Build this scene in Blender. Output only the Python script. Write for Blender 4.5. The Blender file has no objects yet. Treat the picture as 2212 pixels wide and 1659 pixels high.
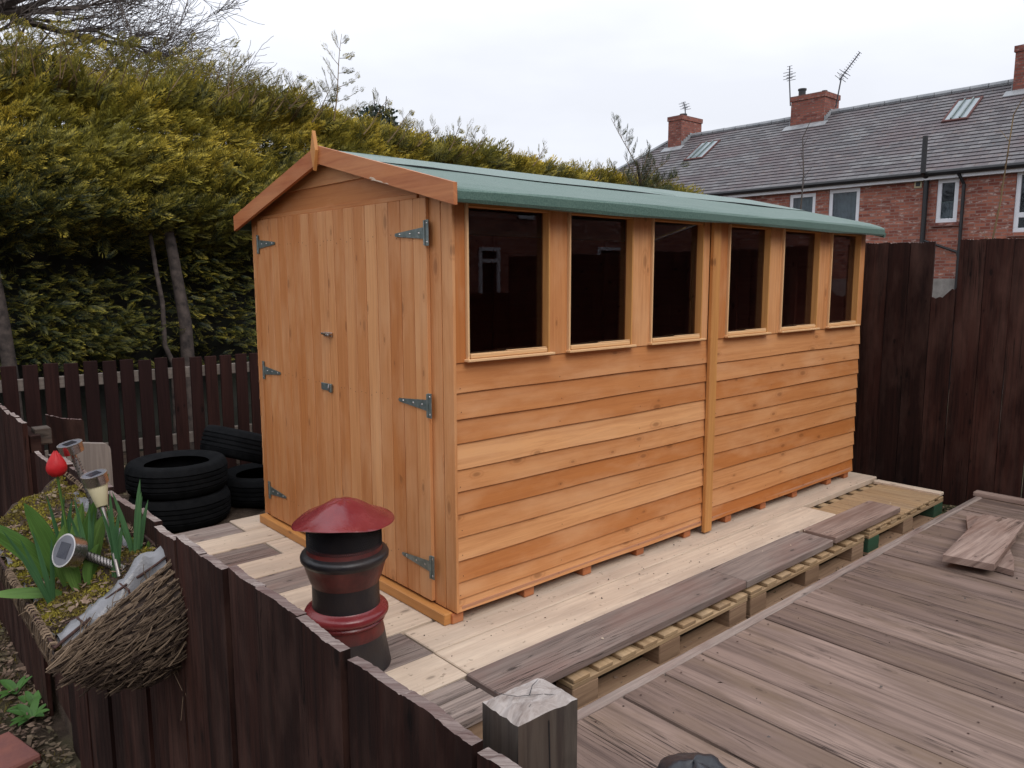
import bpy, math, random
import numpy as np
from mathutils import Vector, Matrix
R = math.radians
random.seed(7)
rng = np.random.default_rng(11)
scene = bpy.context.scene
col = scene.collection

# ------------------------------------------------------------------ camera
YAW, PITCH, ROLL = 0.8477, -0.1376, -0.0027
f_ = Vector((math.cos(PITCH)*math.cos(YAW), math.cos(PITCH)*math.sin(YAW), math.sin(PITCH)))
r_ = Vector((math.sin(YAW), -math.cos(YAW), 0)); u_ = r_.cross(f_)
r2 = r_*math.cos(ROLL)+u_*math.sin(ROLL); u2 = -r_*math.sin(ROLL)+u_*math.cos(ROLL)
cd = bpy.data.cameras.new('camera'); cam = bpy.data.objects.new('camera', cd); col.objects.link(cam)
cd.lens = 36*1651.8/2212; cd.sensor_width = 36; cd.clip_start = .02; cd.clip_end = 400
M = Matrix((r2, u2, -f_)).transposed().to_4x4(); M.translation = Vector((-1.8558, -2.4598, 1.4103))
cam.matrix_world = M
scene.camera = cam

# ------------------------------------------------------------------ sky (overcast) and soft sun
w = bpy.data.worlds.new("World"); scene.world = w; w.use_nodes = True
nt = w.node_tree; nt.nodes.clear()
def WN(t, **k):
    n = nt.nodes.new(t)
    for a, b in k.items(): setattr(n, a, b)
    return n
SUN_EL, SUN_AZ = 48, 262      # azimuth of the direction to the sun, degrees from +x
sky = WN('ShaderNodeTexSky', sky_type='NISHITA', sun_disc=False, sun_elevation=R(SUN_EL), sun_rotation=R(90-SUN_AZ))
tc = WN('ShaderNodeTexCoord'); sep = WN('ShaderNodeSeparateXYZ'); nt.links.new(tc.outputs['Generated'], sep.inputs[0])
no = WN('ShaderNodeTexNoise'); no.inputs['Scale'].default_value = 2.6; no.inputs['Detail'].default_value = 4
mp = WN('ShaderNodeMapping'); mp.inputs['Scale'].default_value = (1, 1, 3.2); nt.links.new(tc.outputs['Generated'], mp.inputs[0]); nt.links.new(mp.outputs[0], no.inputs['Vector'])
rampz = WN('ShaderNodeMapRange'); rampz.inputs[1].default_value = 0; rampz.inputs[2].default_value = 1; rampz.inputs[3].default_value = .93; rampz.inputs[4].default_value = 1.75
nt.links.new(sep.outputs['Z'], rampz.inputs[0])
rn = WN('ShaderNodeMapRange'); rn.inputs[1].default_value = .35; rn.inputs[2].default_value = .65; rn.inputs[3].default_value = .93; rn.inputs[4].default_value = 1.06
nt.links.new(no.outputs['Fac'], rn.inputs[0])
mul = WN('ShaderNodeMath', operation='MULTIPLY'); nt.links.new(rampz.outputs[0], mul.inputs[0]); nt.links.new(rn.outputs[0], mul.inputs[1])
bgS = WN('ShaderNodeBackground'); bgS.inputs[1].default_value = 0.06; nt.links.new(sky.outputs[0], bgS.inputs[0])
bgC = WN('ShaderNodeBackground'); bgC.inputs[0].default_value = (.90, .925, 1, 1); nt.links.new(mul.outputs[0], bgC.inputs[1])
mx = WN('ShaderNodeMixShader'); mx.inputs[0].default_value = .9
nt.links.new(bgS.outputs[0], mx.inputs[1]); nt.links.new(bgC.outputs[0], mx.inputs[2])
wo = WN('ShaderNodeOutputWorld'); nt.links.new(mx.outputs[0], wo.inputs[0])
sl = bpy.data.lights.new('sun', 'SUN'); sl.energy = 1.35; sl.angle = R(35); sl.color = (1, .95, .88)
so = bpy.data.objects.new('sun', sl); col.objects.link(so)
sd = Vector((math.cos(R(SUN_AZ))*math.cos(R(SUN_EL)), math.sin(R(SUN_AZ))*math.cos(R(SUN_EL)), math.sin(R(SUN_EL))))
so.rotation_euler = sd.to_track_quat('Z', 'Y').to_euler()
scene.view_settings.view_transform = 'Standard'; scene.view_settings.look = 'None'
scene.view_settings.exposure = 0.05; scene.view_settings.gamma = 1

# ------------------------------------------------------------------ materials
MATS = {}
class NG:
    """small helper round a material's node tree"""
    def __init__(s, name, rough=.6, spec=.5, metal=0):
        s.m = bpy.data.materials.new(name); s.m.use_nodes = True; MATS[name] = s.m
        s.t = s.m.node_tree; s.b = s.t.nodes['Principled BSDF']
        s.b.inputs['Roughness'].default_value = rough; s.b.inputs['Specular IOR Level'].default_value = spec
        s.b.inputs['Metallic'].default_value = metal
    def n(s, t, **k):
        n = s.t.nodes.new(t)
        for a, b in k.items(): setattr(n, a, b)
        return n
    def l(s, a, b): s.t.links.new(a, b)
    def setin(s, n, **k):
        for a, b in k.items(): n.inputs[a.replace('_', ' ')].default_value = b
        return n
    def vec(s, scale=(1, 1, 1), src=None, off=None):
        if src is None: src = s.gc()
        m = s.n('ShaderNodeMapping'); m.inputs['Scale'].default_value = scale
        if off: m.inputs['Location'].default_value = off
        s.l(src, m.inputs[0]); return m.outputs[0]
    def gc(s):
        if not hasattr(s, '_gc'):
            a = s.n('ShaderNodeAttribute', attribute_name='gc'); s._gc = a.outputs['Vector']
        return s._gc
    def vec2(s, sc):   # 2-D board coordinates shifted by the board's own seed
        p = s.n('ShaderNodeSeparateXYZ'); s.l(s.gc(), p.inputs[0]); c = s.n('ShaderNodeCombineXYZ')
        s.l(s.math('MULTIPLY', s.math('ADD', p.outputs[0], s.math('MULTIPLY', p.outputs[2], 7.31)), sc[0]), c.inputs[0])
        s.l(s.math('MULTIPLY', s.math('ADD', p.outputs[1], s.math('MULTIPLY', p.outputs[2], 3.17)), sc[1]), c.inputs[1]); return c.outputs[0]
    def obj(s):
        if not hasattr(s, '_oc'): s._oc = s.n('ShaderNodeTexCoord').outputs['Object']
        return s._oc
    def tint(s):
        if not hasattr(s, '_ti'): s._ti = s.n('ShaderNodeAttribute', attribute_name='tint').outputs['Fac']
        return s._ti
    def noise(s, v, scale=1, detail=4, rough=.55, dist=0):
        n = s.n('ShaderNodeTexNoise'); s.l(v, n.inputs['Vector']); s.setin(n, Scale=scale, Detail=detail, Roughness=rough, Distortion=dist); return n.outputs['Fac']
    def rng(s, x, a, b, c=0, d=1):
        n = s.n('ShaderNodeMapRange'); s.l(x, n.inputs[0])
        for i, v in zip((1, 2, 3, 4), (a, b, c, d)): n.inputs[i].default_value = v
        return n.outputs[0]
    def mix(s, f, a, b, mode='MIX'):
        n = s.n('ShaderNodeMix', data_type='RGBA', blend_type=mode)
        for v, i in ((f, 0), (a, 6), (b, 7)):
            if isinstance(v, (int, float)): n.inputs[i].default_value = v
            elif isinstance(v, tuple): n.inputs[i].default_value = (*v, 1) if len(v) == 3 else v
            else: s.l(v, n.inputs[i])
        return n.outputs[2]
    def math(s, op, a, b=None):
        n = s.n('ShaderNodeMath', operation=op)
        for i, v in enumerate((a, b)):
            if v is None: continue
            if isinstance(v, (int, float)): n.inputs[i].default_value = v
            else: s.l(v, n.inputs[i])
        return n.outputs[0]
    def color(s, c): s.l(c, s.b.inputs['Base Color'])
    def bump(s, h, strength=.3, dist=.003):
        n = s.n('ShaderNodeBump'); n.inputs['Strength'].default_value = strength; n.inputs['Distance'].default_value = dist
        s.l(h, n.inputs['Height']); s.l(n.outputs[0], s.b.inputs['Normal'])
    def roughin(s, x): s.l(x, s.b.inputs['Roughness'])

def wood(name, a, b, dark, knots=.5, rough=.6, grain=.35, stain=None, stain_amt=.5, bump=.4, gs=(1.1, 26, 1), kdist=.09, speck=None, spec=.4, kscale=(3.6, 8.5), cracks=0, kstr=.75):
    g = NG(name, rough, spec)
    v = g.vec(gs)
    warp = g.noise(g.vec((1.3, 5, 1)), 1, 3)
    fine = g.noise(v, 1.6, 6, .7, .8)
    mid = g.noise(g.vec((.7, 9, 1)), 1.2, 4, .6, .8)
    c = g.mix(g.tint(), a, b)
    c = g.mix(g.math('MULTIPLY', g.rng(fine, .42, .66), grain), c, dark)
    c = g.mix(g.math('MULTIPLY', g.rng(mid, .45, .75), grain*.8), c, dark)
    if stain:
        st = g.noise(g.vec((2.2, 7, 1)), 1, 5, .6)
        c = g.mix(g.math('MULTIPLY', g.rng(st, .45, .72), stain_amt), c, stain)
    h = fine
    if cracks:
        cr = g.noise(g.vec((.9, 46, 1)), 1, 3, .5, .5)
        cm = g.rng(g.math('ABSOLUTE', g.math('SUBTRACT', cr, .5)), .012, .003); gate = g.rng(g.noise(g.vec((1.1, 4, 1), off=(9, 2, 0)), 1, 3), .5, .6)
        cc = g.math('MULTIPLY', g.math('MULTIPLY', cm, gate), cracks)
        c = g.mix(cc, c, tuple(x*.3 for x in dark)); h = g.math('SUBTRACT', fine, g.math('MULTIPLY', cc, 1.5))
    if knots:
        vo = g.n('ShaderNodeTexVoronoi', feature='F1', voronoi_dimensions='2D'); g.l(g.vec2(kscale), vo.inputs['Vector']); g.setin(vo, Scale=1.0, Randomness=1.0)
        d = vo.outputs['Distance']
        rm = g.n('ShaderNodeSeparateColor'); g.l(vo.outputs['Color'], rm.inputs[0])
        d = g.math('DIVIDE', d, g.rng(rm.outputs[1], 0, 1, .45, 1.5))
        k = g.rng(d, kdist, kdist*.45)
        ring = g.rng(g.math('ABSOLUTE', g.math('SUBTRACT', d, kdist*1.25)), kdist*.35, 0)
        on = g.rng(rm.outputs[0], 1-knots, 1-knots+.02)
        c = g.mix(g.math('MULTIPLY', g.math('MULTIPLY', k, on), kstr), c, tuple(x*.45 for x in dark))
        c = g.mix(g.math('MULTIPLY', g.math('MULTIPLY', ring, on), .3), c, dark)
    if speck:
        sp = g.noise(g.vec((40, 40, 1)), 1, 2)
        c = g.mix(g.rng(sp, .66, .72, 0, .8), c, speck)
    g.color(c); g.bump(h, bump, .002)
    g.roughin(g.rng(fine, .3, .8, rough-.08, rough+.12))
    return g.m
wood('orange_wood', (.46, .156, .038), (.73, .375, .165), (.35, .11, .028), knots=.34, rough=.5, grain=.42, stain=(.70, .39, .20), stain_amt=.5, kdist=.11, bump=.3, kstr=.5)
wood('orange_trim', (.52, .23, .065), (.62, .31, .10), (.38, .14, .04), knots=.25, rough=.5, grain=.45, bump=.2, kdist=.1)
wood('pale_bead', (.70, .42, .20), (.74, .47, .25), (.5, .24, .09), knots=0, rough=.5, grain=.25, bump=.2)
wood('red_barge', (.42, .125, .040), (.54, .215, .080), (.28, .07, .025), knots=.3, rough=.5, grain=.5, stain=(.57, .27, .13), stain_amt=.5, bump=.2)
wood('inner_wood', (.46, .22, .12), (.54, .27, .15), (.3, .13, .08), knots=.3, rough=.7)
wood('scaffold_wood', (.54, .415, .315), (.66, .54, .42), (.43, .32, .24), knots=.35, rough=.8, grain=.6, stain=(.38, .30, .24), stain_amt=.65, speck=(.30, .23, .17), bump=.6, kdist=.08)
wood('grey_wood', (.20, .155, .135), (.33, .265, .23), (.10, .075, .068), knots=.4, rough=.85, grain=.75, stain=(.20, .11, .09), stain_amt=.6, bump=1., cracks=.9, kdist=.09)
wood('deck_wood', (.16, .108, .088), (.30, .215, .178), (.06, .038, .032), knots=.4, rough=.85, grain=.7, stain=(.17, .115, .08), stain_amt=.85, bump=1., gs=(.8, 13, 1), cracks=1, kdist=.075, kstr=.45)
wood('pink_wood', (.26, .18, .145), (.38, .28, .235), (.12, .07, .055), knots=.4, rough=.85, grain=.65, stain=(.16, .08, .055), stain_amt=.6, bump=.8, cracks=.8)
wood('pallet_wood', (.36, .23, .12), (.50, .35, .20), (.22, .13, .065), knots=.3, rough=.8, grain=.6, bump=.6, stain=(.25, .18, .12), stain_amt=.6)
wood('block_wood', (.27, .17, .10), (.34, .22, .14), (.15, .08, .05), knots=0, rough=.85, grain=.6, bump=.6)
wood('green_paint', (.016, .065, .035), (.02, .085, .045), (.08, .06, .035), knots=0, rough=.7, grain=.5, bump=.4)
wood('dark_fence', (.017, .006, .0045), (.048, .0165, .0115), (.008, .004, .0035), knots=.35, rough=.78, grain=.8, stain=(.14, .075, .058), stain_amt=.33, bump=1., gs=(.9, 24, 1), spec=.15, cracks=.8)
wood('picket_wood', (.020, .0085, .008), (.038, .015, .012), (.010, .005, .005), knots=.2, rough=.8, grain=.6, bump=.6, spec=.12)
wood('end_grain', (.20, .15, .135), (.40, .35, .32), (.08, .045, .04), knots=0, rough=.9, grain=.95, stain=(.10, .05, .045), stain_amt=.85, bump=1., gs=(40, 90, 1))
wood('rail_grey', (.19, .16, .14), (.27, .23, .20), (.1, .08, .07), knots=.2, rough=.85, grain=.5, bump=.7)
wood('post_wood', (.075, .058, .042), (.15, .125, .11), (.035, .025, .022), knots=.5, rough=.85, grain=.85, stain=(.07, .035, .022), stain_amt=.6, bump=1., kdist=.14, cracks=1)
wood('post_top', (.28, .24, .22), (.50, .455, .43), (.12, .085, .07), knots=0, rough=.9, grain=.7, stain=(.2, .14, .10), stain_amt=.6, bump=1., gs=(12, 14, 1))

def simple(name, c, rough=.5, metal=0, spec=.5, var=None, vs=8, bump=0, bs=60, rv=.1):
    g = NG(name, rough, spec, metal)
    n = g.noise(g.vec((vs,)*3, g.obj()), 1, 5, .6)
    g.color(g.mix(g.rng(n, .35, .68), c, var or tuple(x*.75 for x in c)))
    g.roughin(g.rng(n, .3, .7, rough-rv, rough+rv))
    if bump: g.bump(g.noise(g.vec((bs,)*3, g.obj()), 1, 5, .6), bump, .004)
    return g.m
simple('steel', (.24, .28, .27), .38, .6, var=(.12, .15, .14), vs=30, bump=.2)
simple('bright_steel', (.62, .58, .56), .28, 1, var=(.42, .38, .36), vs=14, bump=.15)
simple('dull_steel', (.34, .31, .29), .45, .9, var=(.22, .2, .19), vs=9)
simple('solar_cell', (.01, .011, .02), .2, 0, var=(.015, .015, .03))
simple('solar_rim', (.12, .12, .14), .35, 0)
simple('diffuser', (.42, .37, .22), .45, 0, var=(.5, .44, .28))
simple('black_plastic', (.012, .012, .014), .45, 0, vs=4)
simple('sack', (.03, .034, .042), .38, 0, var=(.012, .011, .014), vs=18, bump=.6, bs=30)
simple('rubber', (.0035, .004, .005), .85, 0, var=(.010, .0105, .0115), vs=14, bump=.6, bs=70, spec=.12)
simple('red_paint', (.15, .014, .018), .25, 0, var=(.20, .03, .032), vs=9, bump=.35, bs=45)
simple('red_dull', (.13, .020, .016), .45, 0, var=(.05, .013, .012), vs=9, bump=.4, bs=35)
simple('pot_black', (.010, .011, .015), .42, 0, var=(.022, .015, .014), vs=9, bump=.5, bs=40)
simple('white_upvc', (.72, .73, .76), .3, 0, var=(.66, .67, .70))
simple('liner', (.20, .20, .215), .28, 0, var=(.13, .13, .135), vs=22, bump=.7, bs=28)
simple('straw', (.05, .032, .024), .85, 0, var=(.02, .012, .01), vs=28)
simple('straw_pale', (.36, .27, .18), .8, 0, var=(.16, .11, .07), vs=34)
simple('rust_wire', (.07, .03, .022), .7, .3, var=(.03, .015, .013), vs=40, bump=.6)
simple('skylight_glass', (.20, .25, .27), .15, 0, var=(.26, .30, .32), vs=2)
simple('house_void', (.012, .012, .014), .9, 0, vs=4, spec=.05)
simple('rust_frame', (.10, .035, .03), .8)
simple('lead', (.22, .235, .25), .5, .2, var=(.32, .33, .34), vs=3)
simple('curtain', (.55, .55, .53), .9)
simple('concrete', (.26, .24, .22), .9, 0, var=(.17, .155, .14), vs=6, bump=.6, bs=30)
simple('stone', (.22, .21, .20), .8, 0, var=(.3, .28, .26), vs=30)
simple('bark', (.075, .055, .046), .9, 0, var=(.018, .014, .013), vs=14, bump=1, bs=30)
simple('twig', (.075, .06, .055), .8, 0, var=(.085, .065, .05), vs=5)
simple('twig_brown', (.20, .135, .06), .8, 0, var=(.10, .06, .03), vs=5)
simple('paver', (.26, .095, .07), .85, 0, var=(.20, .08, .07), vs=12, bump=.7, bs=35)
simple('shaving', (.62, .50, .38), .8)
simple('aerial', (.10, .10, .11), .4, .7)

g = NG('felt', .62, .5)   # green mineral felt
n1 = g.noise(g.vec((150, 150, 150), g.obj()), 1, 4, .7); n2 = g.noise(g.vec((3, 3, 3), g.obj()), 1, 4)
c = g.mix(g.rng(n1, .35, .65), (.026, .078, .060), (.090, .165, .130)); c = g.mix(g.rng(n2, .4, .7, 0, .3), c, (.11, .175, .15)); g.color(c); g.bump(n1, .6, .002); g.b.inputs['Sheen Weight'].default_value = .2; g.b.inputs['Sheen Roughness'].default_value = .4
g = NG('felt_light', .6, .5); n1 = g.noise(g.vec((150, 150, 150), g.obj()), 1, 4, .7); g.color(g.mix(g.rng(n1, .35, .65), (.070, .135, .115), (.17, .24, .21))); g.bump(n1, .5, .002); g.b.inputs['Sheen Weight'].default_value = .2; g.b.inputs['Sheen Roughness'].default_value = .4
g = NG('felt_edge', .7); g.color(g.mix(0.0, (.01, .012, .014), (0, 0, 0)))

def glass(name, tint=(.8, .84, .86), dirt=.04):
    g = NG(name); t = g.t; t.nodes.remove(g.b)
    fr = g.n('ShaderNodeFresnel'); ge = g.n('ShaderNodeNewGeometry'); g.l(g.rng(ge.outputs['Backfacing'], 0, 1, 1.42, 1/1.42), fr.inputs[0])
    tr = g.n('ShaderNodeBsdfTransparent'); tr.inputs[0].default_value = (*tint, 1)
    gl = g.n('ShaderNodeBsdfGlossy'); gl.inputs['Roughness'].default_value = .015; gl.inputs[0].default_value = (.95, .97, 1, 1)
    m = g.n('ShaderNodeMixShader'); g.l(fr.outputs[0], m.inputs[0]); g.l(tr.outputs[0], m.inputs[1]); g.l(gl.outputs[0], m.inputs[2])
    df = g.n('ShaderNodeBsdfDiffuse'); df.inputs[0].default_value = (.3, .32, .36, 1)
    m2 = g.n('ShaderNodeMixShader'); nz = g.noise(g.vec((7, 7, 7), g.obj()), 1, 6, .7)
    g.l(g.rng(nz, .45, .8, 0, dirt), m2.inputs[0]); g.l(m.outputs[0], m2.inputs[1]); g.l(df.outputs[0], m2.inputs[2])
    g.l(m2.outputs[0], t.nodes['Material Output'].inputs[0]); return g.m
glass('shed_glass', (.68, .61, .64), .0)
glass('house_glass', (.6, .65, .68), .06)
glass('mesh_cage', (.9, .9, .9), .0)

def brick_mat(name, c1, c2, mortar, pale, sx=.225, sy=.075):
    g = NG(name, .85, .3)
    b = g.n('ShaderNodeTexBrick', offset=.5, squash=1.0)
    wob = g.noise(g.vec((9, 9, 1)), 1, 3)
    g.l(g.vec((1, 1, 1)), b.inputs['Vector'])
    g.setin(b, Scale=1.0, Mortar_Size=.010, Mortar_Smooth=.3, Bias=0.0, Brick_Width=sx, Row_Height=sy)
    b.inputs['Color1'].default_value = (0, 0, 0, 1); b.inputs['Color2'].default_value = (1, 1, 1, 1); b.inputs['Mortar'].default_value = (.5, .5, .5, 1)
    bw = g.n('ShaderNodeSeparateColor'); g.l(b.outputs['Color'], bw.inputs[0])
    c = g.mix(bw.outputs[0], c1, c2)
    n = g.noise(g.vec((1.2, 1.2, 1)), 1, 5); c = g.mix(g.rng(n, .45, .7, 0, .35), c, tuple(x*.55 for x in c1))
    n3 = g.noise(g.vec((6, 13, 1), off=(3, 7, 0)), 1, 3); c = g.mix(g.rng(n3, .56, .66, 0, .8), c, pale)
    c = g.mix(b.outputs['Fac'], c, mortar)
    n4 = g.noise(g.vec((60, 60, 1)), 1, 3); c = g.mix(g.rng(n4, .3, .8, 0, .25), c, (.1, .04, .03))
    g.color(c); g.bump(b.outputs['Fac'], -.5, .006); return g.m
brick_mat('red_brick', (.19, .050, .036), (.42, .155, .10), (.26, .17, .145), (.50, .38, .33))
brick_mat('chimney_brick', (.15, .042, .033), (.30, .10, .07), (.15, .095, .08), (.36, .22, .19))

g = NG('slate', .62, .45)
b = g.n('ShaderNodeTexBrick', offset=.5); g.l(g.vec((1, 1, 1)), b.inputs['Vector'])
g.setin(b, Scale=1.0, Mortar_Size=.006, Mortar_Smooth=.2, Bias=0.0, Brick_Width=.27, Row_Height=.19)
b.inputs['Color1'].default_value = (0, 0, 0, 1); b.inputs['Color2'].default_value = (1, 1, 1, 1); b.inputs['Mortar'].default_value = (.3, .3, .3, 1)
bw = g.n('ShaderNodeSeparateColor'); g.l(b.outputs['Color'], bw.inputs[0])
c = g.mix(bw.outputs[0], (.075, .072, .078), (.155, .152, .157))
n = g.noise(g.vec((.35, .6, 1)), 1, 5, .65); c = g.mix(g.rng(n, .42, .62, 0, .75), c, (.10, .07, .075))
n = g.noise(g.vec((2.5, 5, 1)), 1, 5); c = g.mix(g.rng(n, .55, .75, 0, .5), c, (.24, .245, .24))
n = g.noise(g.vec((9, 4, 1), off=(5, 1, 0)), 1, 4); c = g.mix(g.rng(n, .55, .72, 0, .4), c, (.19, .12, .09))
c = g.mix(g.rng(b.outputs['Fac'], .2, 1, 0, .9), c, (.035, .03, .035)); g.color(c); g.bump(bw.outputs[0], .3, .01)

def leafmat(name, a, b, tip=None, rough=.55, trans=.25, vein=0):
    g = NG(name, rough, .3)
    n = g.noise(g.vec((1.1, 1.1, 1.1), g.obj()), 1, 4, .6)
    c = g.mix(g.tint(), a, b)
    if vein:
        vn = g.noise(g.vec((8, 420, 1)), 1, 2); c = g.mix(g.rng(vn, .40, .62, 0, vein), c, tuple(x*.45 for x in a)); c = g.mix(g.rng(n, .4, .6, 0, .5), c, tuple(min(1, x*1.35) for x in b)); g.bump(vn, .5, .001)
    if tip: c = g.mix(g.math('MULTIPLY', g.rng(n, .38, .6), g.rng(g.tint(), .4, 1)), c, tip)
    g.color(c)
    tr = g.n('ShaderNodeBsdfTranslucent'); g.l(c, tr.inputs[0])
    m = g.n('ShaderNodeMixShader'); m.inputs[0].default_value = trans
    g.l(g.b.outputs[0], m.inputs[1]); g.l(tr.outputs[0], m.inputs[2]); g.l(m.outputs[0], g.t.nodes['Material Output'].inputs[0]); return g.m
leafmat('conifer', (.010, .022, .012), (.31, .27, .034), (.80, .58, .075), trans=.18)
leafmat('conifer_blue', (.03, .05, .03), (.15, .16, .06), (.35, .28, .06), trans=.15)
leafmat('dark_leaf', (.02, .035, .03), (.05, .07, .05), None, trans=.15)
leafmat('daffodil_leaf', (.035, .10, .042), (.08, .175, .07), None, .42, .25, vein=.6)
leafmat('tulip_leaf', (.065, .15, .030), (.15, .25, .06), None, .45, .3, vein=.6)
leafmat('petal', (.42, .010, .014), (.56, .022, .024), None, .45, .2)
leafmat('moss', (.075, .05, .018), (.27, .22, .028), (.32, .29, .03), .9, .1)
leafmat('weed', (.05, .13, .03), (.10, .22, .05), None, .5, .25)
g = NG('litter', .9, .2); c = g.mix(g.tint(), (.06, .04, .03), (.26, .18, .13)); n = g.noise(g.vec((3, 3, 3), g.obj()), 1, 3); c = g.mix(g.rng(n, .45, .65, 0, .6), c, (.09, .10, .04)); g.color(c)
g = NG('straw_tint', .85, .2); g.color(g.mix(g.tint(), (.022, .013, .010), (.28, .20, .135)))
g = NG('soil', .95, .2)
n = g.noise(g.vec((5, 5, 5), g.obj()), 1, 8, .7); c = g.mix(g.rng(n, .35, .65), (.035, .024, .018), (.10, .07, .05))
n = g.noise(g.vec((.8, .8, .8), g.obj()), 1, 5); c = g.mix(g.rng(n, .5, .65, 0, .7), c, (.06, .075, .025)); g.color(c)
g.bump(g.noise(g.vec((22, 22, 22), g.obj()), 1, 8, .7), 1, .03)
simple('hedge_core_shade', (.008, .008, .006), .95, 0, var=(.012, .013, .007), vs=6, bump=1, bs=12)

# ------------------------------------------------------------------ mesh builder
class MB:
    def __init__(s): s.v = []; s.f = []; s.gc = []; s.ti = []; s.mi = []; s.mats = []
    def mat(s, m):
        if m not in s.mats: s.mats.append(m)
        return s.mats.index(m)
    def face(s, idx, gc, tint, mi): s.f.append(idx); s.gc.extend(gc); s.ti.append(tint); s.mi.append(mi)
    def poly(s, pts, mat, tint=.5, g=None, seed=0):
        """one flat polygon; g: function point -> (u,v)"""
        b = len(s.v); pts = [Vector(p) for p in pts]; s.v += [tuple(p) for p in pts]
        gg = [(*(g(p) if g else (p.x, p.y+p.z)), seed) for p in pts]
        s.face(tuple(range(b, b+len(pts))), gg, tint, s.mat(mat))
    def box(s, c, size, mat, b=.003, grain=0, rot=None, tint=None, seed=None, ends=None, taper=None):
        """chamfered box. grain = axis index of the length. rot = Matrix/ None."""
        h = [x/2 for x in size]; b = min(b, min(h)*.45); c = Vector(c)
        if tint is None: tint = random.random()
        if seed is None: seed = random.random()*90
        P = {}
        o1, o2 = [i for i in range(3) if i != grain]
        base = len(s.v)
        loc = []
        for sx in (-1, 1):
            for sy in (-1, 1):
                for sz in (-1, 1):
                    for ax in range(3):
                        sg = (sx, sy, sz)
                        p = [sg[i]*(h[i] if i == ax else h[i]-b) for i in range(3)]
                        P[(sx, sy, sz, ax)] = len(loc); loc.append(p)
        for p in loc:
            q = Vector(p)
            if taper: 
                k = 1+taper*(q[grain]/h[grain]); q[o1] *= k; q[o2] *= k
            if rot is not None: q = rot @ q
            s.v.append(tuple(q+c))
        mi = s.mat(mat); mie = s.mat(ends) if ends else mi
        def add(keys, end=False):
            ids = [P[k] for k in keys]
            a = [Vector(loc[i]) for i in ids]
            n = (a[1]-a[0]).cross(a[2]-a[0]); ce = sum(a, Vector())/len(a)
            if n.dot(ce) < 0: ids = ids[::-1]
            if end: gg = [(loc[i][o1], loc[i][o2], seed) for i in ids]
            else: gg = [(loc[i][grain], loc[i][o1]+loc[i][o2], seed) for i in ids]
            s.face(tuple(base+i for i in ids), gg, tint, mie if end else mi)
        for ax in range(3):
            a1, a2 = [i for i in range(3) if i != ax]
            for sg in (-1, 1):
                ks = []
                for (p, q) in ((-1, -1), (1, -1), (1, 1), (-1, 1)):
                    k = [0, 0, 0]; k[ax] = sg; k[a1] = p; k[a2] = q; ks.append((*k, ax))
                add(ks, ax == grain)
        for ax in range(3):   # edges along ax
            a1, a2 = [i for i in range(3) if i != ax]
            for p in (-1, 1):
                for q in (-1, 1):
                    ks = []
                    for e, face in ((-1, a1), (1, a1), (1, a2), (-1, a2)):
                        k = [0, 0, 0]; k[ax] = e; k[a1] = p; k[a2] = q; ks.append((*k, face))
                    add(ks)
        for sx in (-1, 1):
            for sy in (-1, 1):
                for sz in (-1, 1): add([(sx, sy, sz, 0), (sx, sy, sz, 1), (sx, sy, sz, 2)])
        return s
    def prism(s, pts, z0, z1, mat, frame, tint=None, seed=None, gaxis=0, side_mat=None):
        """2-D outline pts (a,b) extruded from z0 to z1; frame maps (a,b,c)->world. gaxis: which of a/b is the grain"""
        if tint is None: tint = random.random()
        if seed is None: seed = random.random()*90
        n = len(pts); base = len(s.v)
        for z in (z0, z1):
            for a, b in pts: s.v.append(tuple(frame(a, b, z)))
        G = (lambda a, b, z: (a, b+z, seed)) if gaxis == 0 else (lambda a, b, z: (b, a+z, seed))
        mi = s.mat(mat)
        s.face(tuple(base+i for i in range(n))[::-1], [G(*pts[i], z0) for i in range(n)][::-1], tint, mi)
        s.face(tuple(base+n+i for i in range(n)), [G(*pts[i], z1) for i in range(n)], tint, mi)
        for i in range(n):
            j = (i+1) % n
            m2 = mi
            if side_mat and side_mat(pts[i], pts[j]): m2 = s.mat(side_mat(pts[i], pts[j]))
            s.face((base+i, base+j, base+n+j, base+n+i), [G(*pts[i], z0), G(*pts[j], z0), G(*pts[j], z1), G(*pts[i], z1)], tint, m2)
        return s
    def tube(s, pts, r, mat, n=6, tint=None, cap=True, seed=None):
        pts = [Vector(p) for p in pts]; k = len(pts)
        if tint is None: tint = random.random()
        if seed is None: seed = random.random()*90
        rr = r if isinstance(r, (list, tuple)) else [r]*k
        base = len(s.v); up = Vector((0, 0, 1)); L = 0; ls = []
        prev = None
        for i, p in enumerate(pts):
            d = (pts[min(i+1, k-1)]-pts[max(i-1, 0)]).normalized()
            if prev is None:
                a = d.orthogonal().normalized()
            else:
                a = (prev-d*prev.dot(d)); a = a.normalized() if a.length > 1e-6 else d.orthogonal().normalized()
            prev = a; b = d.cross(a)
            if i: L += (p-pts[i-1]).length
            ls.append(L)
            for j in range(n):
                t = 2*math.pi*j/n; s.v.append(tuple(p+(a*math.cos(t)+b*math.sin(t))*rr[i]))
        mi = s.mat(mat)
        for i in range(k-1):
            for j in range(n):
                j2 = (j+1) % n
                w1 = j/n*6.28*rr[i]; w2 = (j+1)/n*6.28*rr[i]
                s.face((base+i*n+j, base+i*n+j2, base+(i+1)*n+j2, base+(i+1)*n+j), [(ls[i], w1, seed), (ls[i], w2, seed), (ls[i+1], w2, seed), (ls[i+1], w1, seed)], tint, mi)
        if cap:
            s.face(tuple(base+j for j in range(n))[::-1], [(0, 0, seed)]*n, tint, mi)
            s.face(tuple(base+(k-1)*n+j for j in range(n)), [(L, 0, seed)]*n, tint, mi)
        return s
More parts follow.
